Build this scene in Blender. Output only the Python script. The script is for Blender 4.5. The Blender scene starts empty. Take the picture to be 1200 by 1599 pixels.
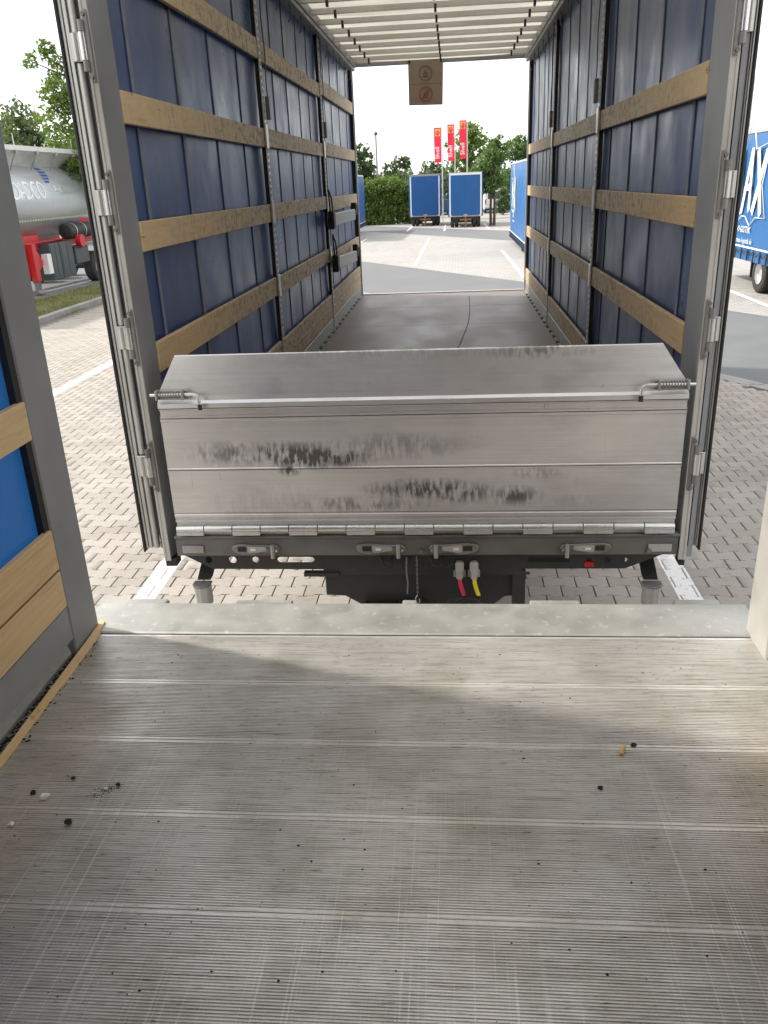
import bpy, bmesh, math, random
import numpy as np
from mathutils import Vector, Matrix
random.seed(7); rng = np.random.default_rng(7)
R = math.radians
sc = bpy.context.scene

# ------------------------------------------------------------------ camera
YAW, PITCH, ROLL, FPX = -9.48591679e-02, -3.83617728e-01, -4.31918012e-02, 1273.57
CAM = Vector((.1743, 0, 1.5921))
fw = Vector((math.sin(YAW)*math.cos(PITCH), math.cos(YAW)*math.cos(PITCH), math.sin(PITCH)))
r0 = Vector((math.cos(YAW), -math.sin(YAW), 0)); u0 = r0.cross(fw)
rt = r0*math.cos(ROLL)+u0*math.sin(ROLL); up = rt.cross(fw)
cd = bpy.data.cameras.new('camera'); cam = bpy.data.objects.new('camera', cd)
sc.collection.objects.link(cam); sc.camera = cam
M = Matrix((rt, up, -fw)).transposed().to_4x4(); M.translation = CAM
cam.matrix_world = M
cd.sensor_fit = 'HORIZONTAL'; cd.sensor_width = 36; cd.lens = 36*FPX/1200
cd.clip_start = .05; cd.clip_end = 2000
def project(p):
    d = Vector(p)-CAM; z = d.dot(fw)
    return (600+FPX*d.dot(rt)/z, 799.5-FPX*d.dot(up)/z, z)

# ------------------------------------------------------------------ world, sun, exposure
SUN_EL = R(44); SUN_FROM = Vector((-0.957, 0.29, 0)).normalized()     # horizontal direction towards the sun
w = bpy.data.worlds.new('World'); sc.world = w; w.use_nodes = True
nt = w.node_tree; nt.nodes.clear()
sky = nt.nodes.new('ShaderNodeTexSky'); sky.sky_type = 'NISHITA'; sky.sun_disc = False
sky.sun_elevation = SUN_EL; sky.sun_rotation = math.atan2(SUN_FROM.x, SUN_FROM.y)
sky.air_density = 1.0; sky.dust_density = 2.5; sky.ozone_density = 1
hs = nt.nodes.new('ShaderNodeHueSaturation'); hs.inputs['Saturation'].default_value = .22      # thin bright overcast
tcw = nt.nodes.new('ShaderNodeTexCoord'); nzw = nt.nodes.new('ShaderNodeTexNoise')
mpw = nt.nodes.new('ShaderNodeMapping'); mpw.inputs['Scale'].default_value = (1, 1, 3)
nzw.inputs['Scale'].default_value = 2.2; nzw.inputs['Detail'].default_value = 6
mrw = nt.nodes.new('ShaderNodeMapRange'); mrw.inputs[1].default_value = .3; mrw.inputs[2].default_value = .75
mrw.inputs[3].default_value = 1.0; mrw.inputs[4].default_value = 1.55
mxw = nt.nodes.new('ShaderNodeVectorMath'); mxw.operation = 'SCALE'
bg = nt.nodes.new('ShaderNodeBackground'); bg.inputs['Strength'].default_value = .15
ow = nt.nodes.new('ShaderNodeOutputWorld')
L = nt.links.new
L(sky.outputs[0], hs.inputs['Color']); L(tcw.outputs['Generated'], mpw.inputs[0]); L(mpw.outputs[0], nzw.inputs[0])
L(nzw.outputs[0], mrw.inputs[0]); L(hs.outputs[0], mxw.inputs[0]); L(mrw.outputs[0], mxw.inputs['Scale'])
mhz = nt.nodes.new('ShaderNodeMix'); mhz.data_type = 'RGBA'; mhz.inputs[0].default_value = .62; mhz.inputs[7].default_value = (7.6, 7.7, 7.8, 1)   # bright thin cloud veil
L(mxw.outputs[0], mhz.inputs[6]); L(mhz.outputs[2], bg.inputs[0]); L(bg.outputs[0], ow.inputs[0])
sl = bpy.data.lights.new('sun', 'SUN'); sl.energy = 2.8; sl.angle = R(2.5); sl.color = (1, .95, .87)
so = bpy.data.objects.new('sun', sl); sc.collection.objects.link(so)
sdir = Vector((SUN_FROM.x*math.cos(SUN_EL), SUN_FROM.y*math.cos(SUN_EL), math.sin(SUN_EL)))
so.rotation_euler = sdir.to_track_quat('Z', 'Y').to_euler(); so.location = (-20, 10, 30)
vs = sc.view_settings; vs.view_transform = 'Standard'; vs.look = 'None'; vs.exposure = 0.85; vs.gamma = 1
vs.use_curve_mapping = False

# ------------------------------------------------------------------ materials
class NB:
    def __init__(s, name):
        s.m = bpy.data.materials.new(name); s.m.use_nodes = True
        s.t = s.m.node_tree; s.p = s.t.nodes['Principled BSDF']; s._c = {}
    def n(s, typ, **kw):
        o = s.t.nodes.new('ShaderNode'+typ)
        for k, v in kw.items(): setattr(o, k, v)
        return o
    def l(s, a, b): s.t.links.new(a, b)
    def coord(s, kind='Object'):
        if kind == 'World':
            if 'W' not in s._c: s._c['W'] = s.n('NewGeometry').outputs['Position']
            return s._c['W']
        if 'T' not in s._c: s._c['T'] = s.n('TexCoord')
        return s._c['T'].outputs[kind]
    def noise(s, scale=5, detail=4, sc3=(1, 1, 1), kind='World', dist=0, rough=.55):
        mp = s.n('Mapping'); mp.inputs['Scale'].default_value = sc3; s.l(s.coord(kind), mp.inputs[0])
        z = s.n('TexNoise'); z.inputs['Scale'].default_value = scale; z.inputs['Detail'].default_value = detail
        z.inputs['Distortion'].default_value = dist; z.inputs['Roughness'].default_value = rough
        s.l(mp.outputs[0], z.inputs[0]); return z.outputs[0]
    def rng(s, v, a, b, c=0., d=1.):
        r = s.n('MapRange'); r.inputs[1].default_value = a; r.inputs[2].default_value = b
        r.inputs[3].default_value = c; r.inputs[4].default_value = d; s.l(v, r.inputs[0]); return r.outputs[0]
    def math(s, op, a, b=None, clamp=False):
        m = s.n('Math', operation=op); m.use_clamp = clamp
        for i, x in enumerate((a, b)):
            if x is None: continue
            if isinstance(x, (int, float)): m.inputs[i].default_value = x
            else: s.l(x, m.inputs[i])
        return m.outputs[0]
    def mix(s, fac, a, b, blend='MIX'):
        m = s.n('Mix', data_type='RGBA', blend_type=blend)
        for i, x in ((0, fac), (6, a), (7, b)):
            if isinstance(x, (int, float)): m.inputs[i].default_value = x
            elif isinstance(x, tuple): m.inputs[i].default_value = (*x[:3], 1)
            else: s.l(x, m.inputs[i])
        return m.outputs[2]
    def island(s):
        g = s.n('NewGeometry').outputs['Random Per Island']; o = s.n('ObjectInfo').outputs['Random']
        return s.math('FRACT', s.math('ADD', g, o))
    def xyz(s, kind='World'):
        q = s.n('SeparateXYZ'); s.l(s.coord(kind), q.inputs[0]); return q.outputs
    def color(s, c):
        if isinstance(c, tuple): s.p.inputs['Base Color'].default_value = (*c[:3], 1)
        else: s.l(c, s.p.inputs['Base Color'])
    def rough(s, r):
        if isinstance(r, (int, float)): s.p.inputs['Roughness'].default_value = r
        else: s.l(r, s.p.inputs['Roughness'])
    def metal(s, v):
        if isinstance(v, (int, float)): s.p.inputs['Metallic'].default_value = v
        else: s.l(v, s.p.inputs['Metallic'])
    def bump(s, h, strength=.3, dist=.01):
        b = s.n('Bump'); b.inputs['Strength'].default_value = strength; b.inputs['Distance'].default_value = dist
        s.l(h, b.inputs['Height']); s.l(b.outputs[0], s.p.inputs['Normal'])

def simple(name, c, r=.5, m=0., var=.25, scale=6, dirt=(.06, .055, .05), dirtf=.35, bump=.1, spec=.5):
    b = NB(name)
    n1 = b.noise(scale, 5); n2 = b.noise(scale*.35, 3)
    c1 = b.mix(b.rng(n1, .3, .7), tuple(x*(1-var) for x in c), tuple(min(1, x*(1+var)) for x in c))
    col = b.mix(b.math('MULTIPLY', b.rng(n2, .5, .75), dirtf), c1, dirt)
    b.color(col); b.rough(b.rng(n1, .3, .7, max(.03, r-.08), min(1, r+.1))); b.metal(m)
    b.p.inputs['Specular IOR Level'].default_value = spec
    if bump: b.bump(b.noise(scale*8, 4), bump, .004)
    return b.m

MAT = {}
def ribs_floor():
    b = NB('aluminium_floor')
    x, y, z = b.xyz()
    wear = b.noise(1.1, 4); blot = b.noise(3.3, 5); fine = b.noise(14, 5, (1, 6, 1)); hl = b.noise(30, 3, (.12, 9, 1))
    c = b.mix(b.rng(wear, .3, .7), (.58, .565, .54), (.74, .72, .68))
    c = b.mix(b.math('MULTIPLY', b.rng(blot, .46, .70), .6), c, (.36, .345, .27))
    c = b.mix(b.math('MULTIPLY', b.rng(fine, .55, .8), .5), c, (.14, .13, .115))
    # dirt worked into the ribs, streaky along the planks
    c = b.mix(b.math('MULTIPLY', b.rng(hl, .5, .72), .6), c, (.17, .155, .135))
    pit = b.noise(70, 4, (.35, 2.2, 1)); c = b.mix(b.math('MULTIPLY', b.rng(pit, .60, .72), b.rng(b.noise(2.6, 3), .4, .6, .15, .8)), c, (.08, .07, .06))
    # long scratches dragged in and out of the body
    s1 = b.noise(75, 1, (1, .008, 1), dist=.25); s2 = b.noise(140, 1, (1, .014, 1), dist=.2); msk = b.noise(1.6, 2, (1.5, .6, 1))
    sc_ = b.math('MULTIPLY', b.rng(b.math('MAXIMUM', s1, s2), .635, .68), b.rng(msk, .38, .52), True)
    near = b.rng(y, 2.2, 1.3)
    sc_ = b.math('MULTIPLY', sc_, b.math('MULTIPLY', near, 1.0))
    c = b.mix(sc_, c, (.72, .72, .70))
    b.color(c); b.metal(b.rng(blot, .4, .7, .6, .35))
    b.rough(b.rng(b.noise(2.2, 4), .3, .7, .28, .46))
    b.bump(b.noise(60, 3, (.4, 3, 1)), .25, .002)
    return b.m
MAT['alu_floor'] = ribs_floor()
def flap_mat():
    b = NB('worn_aluminium_flap')
    x, y, z = b.xyz()
    br = b.noise(60, 3, (.03, 1, 2.2)); scr = b.noise(120, 2, (.35, 1, .03), dist=.5); cl = b.noise(2.0, 4); sm = b.noise(6, 5, (.6, 1, 1.6))
    c = b.mix(b.rng(cl, .35, .65), (.66, .63, .615), (.76, .735, .72))
    c = b.mix(b.math('MULTIPLY', b.rng(br, .4, .75), .22), c, (.38, .36, .34))
    c = b.mix(b.math('MULTIPLY', b.rng(sm, .5, .75), .4), c, (.36, .335, .315))
    st = b.noise(26, 6, (2.0, 1, .6)); st2 = b.noise(9, 7, (1.1, 1, .9))
    streak = b.rng(b.math('ADD', b.math('MULTIPLY', st, .6), b.math('MULTIPLY', st2, .4)), .43, .55)
    tot = None
    for (cx, cz, rx, rz, k) in ((-.66, .415, .42, .055, 1.05), (-.50, .39, .27, .05, 1.45), (-.12, .44, .3, .06, .6), (-.95, .42, .16, .06, .6), (.02, .225, .26, .05, 1.2), (.20, .20, .20, .05, 1.0),
                                (.46, .185, .12, .05, 1.0), (-.28, .15, .32, .04, .75), (.55, .30, .1, .03, .6), (.55, .865, .25, .03, .8), (-.62, .33, .05, .03, 1.1), (.72, .16, .1, .03, .4), (-.2, .87, .5, .025, .4), (-.75, .16, .3, .1, .2)):
        dx = b.math('DIVIDE', b.math('SUBTRACT', x, cx), rx); dz = b.math('DIVIDE', b.math('SUBTRACT', z, cz), rz)
        d = b.math('ADD', b.math('MULTIPLY', dx, dx), b.math('MULTIPLY', dz, dz))
        g = b.rng(d, 0, 1.6, k, 0)
        tot = g if tot is None else b.math('MAXIMUM', tot, g)
    smear = b.math('MULTIPLY', b.rng(b.math('MULTIPLY', tot, b.rng(b.noise(5, 5, (.6, 1, 2)), .3, .65)), .35, 1.2), .55)
    soot = b.math('MAXIMUM', b.math('MULTIPLY', b.math('MULTIPLY', tot, streak, True), .92), smear)
    c = b.mix(soot, c, (.05, .038, .028))
    c = b.mix(b.math('MULTIPLY', b.rng(scr, .70, .76), b.rng(cl, .45, .6)), c, (.25, .22, .2))
    b.color(c); b.metal(b.math('SUBTRACT', .8, b.math('MULTIPLY', soot, .7))); 
    b.rough(b.math('ADD', b.rng(sm, .3, .7, .33, .5), b.math('MULTIPLY', soot, .3)))
    b.bump(br, .08, .002)
    return b.m
MAT['flap'] = flap_mat()
def galv():
    b = NB('galvanised_steel')
    v = b.noise(7, 6, dist=.3); v2 = b.noise(30, 3)
    c = b.mix(b.rng(v, .3, .7), (.30, .30, .28), (.39, .385, .355))
    c = b.mix(b.math('MULTIPLY', b.rng(v2, .6, .75), .5), c, (.60, .60, .55))
    b.color(c); b.metal(.45); b.rough(b.rng(v, .3, .7, .38, .58)); b.bump(v2, .12, .002); return b.m
MAT['galv'] = galv()
MAT['paint_grey'] = simple('grey_painted_steel', (.27, .275, .28), .42, 0, .06, 4, (.10, .095, .09), .35)
MAT['paint_pale'] = simple('pale_grey_painted_post', (.50, .48, .44), .4, .1, .08, 4, (.2, .18, .15), .5)
MAT['alu'] = simple('aluminium_profile', (.60, .59, .56), .38, .55, .06, 5, (.3, .28, .25), .3, .03)
MAT['chrome'] = simple('bright_steel', (.66, .65, .63), .27, .8, .05, 8, (.35, .32, .28), .25, .03)
MAT['alu_dull'] = simple('grimy_cast_aluminium', (.25, .24, .225), .45, .3, .15, 12, (.08, .075, .07), .6)
MAT['dull_steel'] = simple('dull_grimy_steel', (.20, .19, .18), .5, .5, .2, 10, (.05, .045, .04), .5)
MAT['beam'] = simple('grimy_grey_beam', (.17, .165, .155), .5, .35, .15, 6, (.05, .045, .04), .5)
MAT['chassis'] = simple('black_chassis_paint', (.028, .027, .026), .5, 0, .2, 6, (.06, .055, .05), .4)
MAT['rubber'] = simple('black_rubber', (.018, .018, .018), .6, 0, .2, 10, (.05, .045, .04), .3)
MAT['tyre'] = simple('tyre_rubber', (.022, .022, .022), .75, 0, .2, 10, (.08, .075, .065), .4)
MAT['grey_plastic'] = simple('grey_rubber_buffer', (.36, .345, .32), .6, 0, .15, 10, (.12, .11, .1), .5)
MAT['white_paint'] = simple('white_paint', (.74, .74, .72), .4, 0, .05, 5, (.4, .38, .34), .3)
MAT['cream_print'] = simple('cream_print', (.78, .74, .60), .5, 0, .06, 5, (.5, .46, .36), .4)
MAT['red_paint'] = simple('red_chassis_paint', (.52, .02, .025), .35, 0, .1, 5, (.1, .03, .03), .3)
MAT['dark_grey_box'] = simple('dark_grey_plastic', (.055, .065, .068), .45, 0, .1, 6, (.1, .1, .09), .3)
MAT['red_hose'] = simple('red_hose', (.62, .03, .08), .4, 0, .1, 20, (.1, .03, .03), .2)
MAT['yellow_hose'] = simple('yellow_hose', (.75, .62, .03), .4, 0, .1, 20, (.2, .15, .03), .2)
MAT['red_lamp'] = simple('red_lens', (.5, .02, .015), .25, 0, .1, 20, (.1, .03, .03), .2)
MAT['webbing'] = simple('grey_webbing', (.20, .22, .26), .7, 0, .1, 40, (.08, .08, .08), .4)
MAT['webbing_dark'] = simple('dark_webbing', (.030, .034, .045), .7, 0, .1, 40, (.05, .05, .05), .4)
MAT['black_webbing'] = simple('black_webbing', (.015, .015, .017), .7, 0, .1, 40, (.05, .05, .05), .3)
MAT['asphalt'] = simple('asphalt', (.125, .128, .128), .8, 0, .12, 1.2, (.16, .155, .145), .4, .4)
MAT['kerb'] = simple('kerb_concrete', (.27, .26, .245), .85, 0, .15, 3, (.14, .13, .11), .5, .3)
MAT['line'] = simple('white_road_paint', (.66, .66, .63), .7, 0, .08, 6, (.3, .29, .27), .5)
MAT['sand'] = simple('joint_sand', (.15, .132, .108), .95, 0, .2, 9, (.05, .045, .04), .5)
MAT['bark'] = simple('bark', (.075, .058, .042), .9, 0, .3, 9, (.03, .03, .025), .5, .5)
def clothm(name, c, tr=.5):
    b = NB(name); b.color(c); b.rough(.8); t = b.n('BsdfTranslucent'); t.inputs[0].default_value = (*c, 1); ms = b.n('MixShader'); ms.inputs[0].default_value = tr
    b.l(b.p.outputs[0], ms.inputs[1]); b.l(t.outputs[0], ms.inputs[2]); b.l(ms.outputs[0], b.t.nodes['Material Output'].inputs[0]); return b.m
MAT['red_cloth'] = clothm('red_flag_cloth', (.80, .035, .075))
MAT['yellow_cloth'] = clothm('yellow_flag_print', (.95, .80, .30))
MAT['pole'] = simple('white_pole', (.6, .6, .6), .4, .2, .05)
MAT['blue_logo'] = simple('blue_print', (.02, .09, .38), .35, .1, .05)
MAT['door_blue'] = simple('blue_door_panel', (.001, .080, .26), .5, 0, .1, 1.5, (.01, .07, .2), .3)
MAT['dirt'] = simple('black_dirt', (.02, .018, .015), .9, 0, .3, 60, (.04, .035, .03), .4)
MAT['foam'] = simple('white_foam', (.75, .75, .73), .8, 0, .05, 60, (.5, .48, .42), .3)
MAT['butt'] = simple('orange_filter_paper', (.66, .38, .14), .8, 0, .25, 120, (.35, .2, .08), .4)
MAT['board_sign'] = None
def tarp(name, c, dust=(.13, .14, .16), dust_sheen_f=.7, trans=.08, rough=.38, sheen_deep=True):
    b = NB(name)
    x, y, z = b.xyz()
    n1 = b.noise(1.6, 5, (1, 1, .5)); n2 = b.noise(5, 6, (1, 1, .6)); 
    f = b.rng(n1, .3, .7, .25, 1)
    if sheen_deep:     # grey reflected sheen painted into the colour, stronger deeper in the body
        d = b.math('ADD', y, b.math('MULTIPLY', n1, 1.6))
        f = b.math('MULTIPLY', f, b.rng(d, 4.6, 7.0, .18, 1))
    col = b.mix(b.math('MULTIPLY', f, dust_sheen_f), c, dust)
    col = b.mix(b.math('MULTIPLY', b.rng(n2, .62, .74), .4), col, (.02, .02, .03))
    b.color(col); b.rough(b.rng(n2, .3, .7, rough-.06, rough+.12)); b.p.inputs['Specular IOR Level'].default_value = .6
    wr = b.noise(1.3, 3, (1, 1, .35)); wr2 = b.noise(9, 3, (1, 1, .3))
    b.bump(b.math('ADD', wr, b.math('MULTIPLY', wr2, .05)), .05, .04)
    if trans:
        tr = b.n('BsdfTranslucent'); b.l(b.mix(1., col, (c[0]*1.6+.02, c[1]*1.6+.05, min(1, c[2]*1.8+.1)), 'MIX'), tr.inputs[0])
        ms = b.n('MixShader'); ms.inputs[0].default_value = trans
        out = b.t.nodes['Material Output']
        b.l(b.p.outputs[0], ms.inputs[1]); b.l(tr.outputs[0], ms.inputs[2]); b.l(ms.outputs[0], out.inputs[0])
    return b.m
MAT['tarp'] = tarp('dark_blue_tarpaulin', (.008, .048, .19), trans=.012, dust_sheen_f=.92, dust=(.105, .128, .158), rough=.33)  # the grey-blue mix is reflected light put into the curtain colour
MAT['tarp_near'] = tarp('blue_tarpaulin', (.002, .062, .20), trans=.16, sheen_deep=False, dust_sheen_f=.12)
MAT['tarp_out'] = tarp('bright_blue_tarpaulin', (.004, .100, .30), dust=(.05, .16, .32), trans=0, sheen_deep=False, dust_sheen_f=.35)
MAT['tarp_out2'] = tarp('deep_blue_tarpaulin', (.012, .07, .27), dust=(.08, .14, .27), trans=0, sheen_deep=False, dust_sheen_f=.4)
def roofcloth():
    b = NB('cream_roof_tarpaulin')
    col = b.mix(b.rng(b.noise(1.2, 5), .35, .7), (.78, .75, .66), (.58, .54, .45)); b.color(col); b.rough(.6)
    tr = b.n('BsdfTranslucent'); b.l(col, tr.inputs[0]); ms = b.n('MixShader'); ms.inputs[0].default_value = .34
    b.l(b.p.outputs[0], ms.inputs[1]); b.l(tr.outputs[0], ms.inputs[2]); b.l(ms.outputs[0], b.t.nodes['Material Output'].inputs[0])
    return b.m
MAT['roof'] = roofcloth()
def signcloth():
    b = NB('brown_translucent_sign_sheet')
    col = b.mix(b.rng(b.noise(5, 5), .35, .7), (.44, .36, .29), (.52, .43, .35)); b.color(col); b.rough(.6)
    tr = b.n('BsdfTranslucent'); b.l(col, tr.inputs[0]); ms = b.n('MixShader'); ms.inputs[0].default_value = .35
    b.l(b.p.outputs[0], ms.inputs[1]); b.l(tr.outputs[0], ms.inputs[2]); b.l(ms.outputs[0], b.t.nodes['Material Output'].inputs[0])
    return b.m
MAT['sign'] = signcloth()
MAT['sign_grey'] = simple('grey_print', (.22, .2, .18), .6, 0, .05)
MAT['sign_red'] = simple('red_print', (.42, .14, .10), .6, 0, .05)
def wood(name, grime):
    b = NB(name)
    x, y, z = b.xyz()
    o = b.n('ObjectInfo').outputs['Random']
    n = b.noise(5, 6, (1, .5, 9), dist=.6); kn = b.noise(3.2, 2, (1, 2.2, 6), dist=1.2); big = b.noise(1.7, 4); sm = b.noise(18, 5, (1, .7, 1.6))
    c = b.mix(b.rng(n, .3, .7), (.58, .37, .16), (.70, .50, .27))
    c = b.mix(b.math('MULTIPLY', o, .6), c, (.72, .56, .34) if grime else (.80, .62, .36))
    c = b.mix(b.rng(b.noise(9, 6, (1, .35, 7)), .58, .72, 0, .45), c, (.34, .19, .08))
    c = b.mix(b.rng(kn, .70, .76, 0, .7), c, (.16, .08, .035))
    if grime > 0:
        d = b.math('ADD', b.math('ADD', y, b.math('MULTIPLY', big, 1.4)), -.7)
        f = b.math('MULTIPLY', b.rng(d, 4.0, 6.0), b.rng(d, 12.2, 10.6, .45, 1))
        c = b.mix(b.math('MULTIPLY', f, .85), c, (.50, .395, .265))
        sv = b.noise(17, 4, (1, 2.6, .55), dist=.8)
        spots = b.math('MULTIPLY', b.math('MAXIMUM', b.rng(sv, .57, .63), b.math('MULTIPLY', b.rng(sm, .5, .68), .75)), b.math('ADD', b.math('MULTIPLY', f, .80), .07))
        c = b.mix(spots, c, (.06, .045, .035))
    else:
        c = b.mix(b.rng(sm, .66, .76, 0, .5), c, (.2, .12, .06))
    b.color(c); b.rough(b.rng(n, .3, .7, .5, .7)); b.bump(n, .25, .003)
    return b.m
MAT['wood'] = wood('grubby_pine_board', 1)
MAT['wood_near'] = wood('clean_pine_board', 0)
def plywood():
    b = NB('dark_phenolic_plywood')
    a = b.noise(1.8, 5, (1, .5, 1)); g = b.noise(22, 5, (.25, 2, 1)); h = b.noise(7, 6)
    c = b.mix(b.rng(a, .3, .7), (.12, .095, .085), (.20, .165, .15))
    c = b.mix(b.math('MULTIPLY', b.rng(g, .5, .75), .45), c, (.24, .20, .185))
    c = b.mix(b.math('MULTIPLY', b.rng(h, .6, .75), .5), c, (.05, .04, .038))
    b.color(c); b.rough(b.rng(a, .3, .7, .42, .6)); b.bump(g, .2, .003); return b.m
MAT['ply'] = plywood()
def paver():
    b = NB('concrete_paver')
    x, y, z = b.xyz()
    r = b.island(); big = b.noise(.5, 4); f = b.noise(45, 4); st = b.noise(3.5, 5)
    c = b.mix(r, (.26, .228, .19), (.345, .31, .27))
    c = b.mix(b.rng(big, .35, .68, 0, .65), c, (.375, .345, .30))
    c = b.mix(b.math('MULTIPLY', b.rng(f, .45, .75), .3), c, (.19, .165, .15))
    c = b.mix(b.math('MULTIPLY', b.rng(st, .62, .75), .45), c, (.15, .135, .12))
    c = b.mix(b.rng(b.noise(1.3, 3, dist=.6), .66, .74, 0, .55), c, (.10, .09, .08))
    c = b.mix(b.math('MULTIPLY', b.rng(b.noise(2.2, 3, (1, .06, 1)), .55, .7), .22), c, (.13, .12, .11))
    lm = None
    for X in (-5.7, -2.04, 1.745):
        d = b.math('ABSOLUTE', b.math('SUBTRACT', x, X)); g = b.math('LESS_THAN', d, .078)
        lm = g if lm is None else b.math('MAXIMUM', lm, g)
    lm = b.math('MULTIPLY', lm, b.math('LESS_THAN', y, 15.2))
    lm = b.math('MULTIPLY', lm, b.rng(b.noise(22, 5), .30, .42, .35, .95))
    c = b.mix(lm, c, (.74, .73, .70))
    b.color(c); b.rough(.85); b.bump(f, .35, .004); return b.m
MAT['paver'] = paver()
def farpave():
    b = NB('distant_block_paving')
    br = b.n('TexBrick'); br.inputs['Scale'].default_value = 1; br.inputs['Brick Width'].default_value = .225; br.inputs['Row Height'].default_value = .14
    br.inputs['Mortar Size'].default_value = .006; br.inputs['Color1'].default_value = (.265, .25, .23, 1); br.inputs['Color2'].default_value = (.34, .325, .30, 1); br.inputs['Mortar'].default_value = (.15, .13, .11, 1)
    b.l(b.coord('World'), br.inputs[0])
    c = b.mix(b.rng(b.noise(.25, 5), .35, .7, 0, .6), br.outputs[0], (.35, .335, .31))
    c = b.mix(b.rng(b.noise(.9, 5, (1, .3, 1)), .58, .75, 0, .45), c, (.2, .18, .165))
    b.color(c); b.rough(.85); return b.m
MAT['farpave'] = farpave()
def grassm(name='grass_blades', a=(.07, .11, .02), c2=(.22, .22, .07)):
    b = NB(name); c = b.mix(b.island(), a, c2); c = b.mix(b.rng(b.noise(1.2, 3), .4, .7), c, (.26, .24, .09)); b.color(c); b.rough(.7); return b.m
MAT['grass'] = grassm()
MAT['soil'] = simple('grassy_soil', (.14, .15, .06), .95, 0, .3, 2, (.2, .17, .08), .6, .5)
MAT['meadow'] = simple('distant_grass', (.07, .10, .035), .95, 0, .3, .3, (.12, .12, .05), .6, 0)
def leaf(name, a, c2, tr=.3):
    b = NB(name); c = b.mix(b.island(), a, c2); b.color(c); b.rough(.55)
    t = b.n('BsdfTranslucent'); b.l(b.mix(.5, c, (c2[0]*1.6, c2[1]*1.9, c2[2])), t.inputs[0]); ms = b.n('MixShader'); ms.inputs[0].default_value = tr
    b.l(b.p.outputs[0], ms.inputs[1]); b.l(t.outputs[0], ms.inputs[2]); b.l(ms.outputs[0], b.t.nodes['Material Output'].inputs[0]); return b.m
MAT['leaf_mid'] = leaf('mid_green_leaves', (.040, .080, .020), (.12, .19, .05))
MAT['leaf_dark'] = leaf('dark_green_leaves', (.028, .055, .018), (.085, .13, .04))
MAT['leaf_light'] = leaf('yellow_green_leaves', (.06, .105, .018), (.17, .24, .045))
MAT['leaf_grey'] = leaf('grey_green_leaves', (.055, .085, .035), (.14, .18, .075))
def tankmat():
    b = NB('polished_tank_aluminium'); n = b.noise(1.2, 4, (1, .4, 2))
    b.color(b.mix(b.rng(n, .3, .7), (.42, .44, .45), (.53, .55, .56))); b.metal(.6); b.rough(b.rng(n, .3, .7, .26, .4)); return b.m
MAT['tank'] = tankmat()

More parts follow.
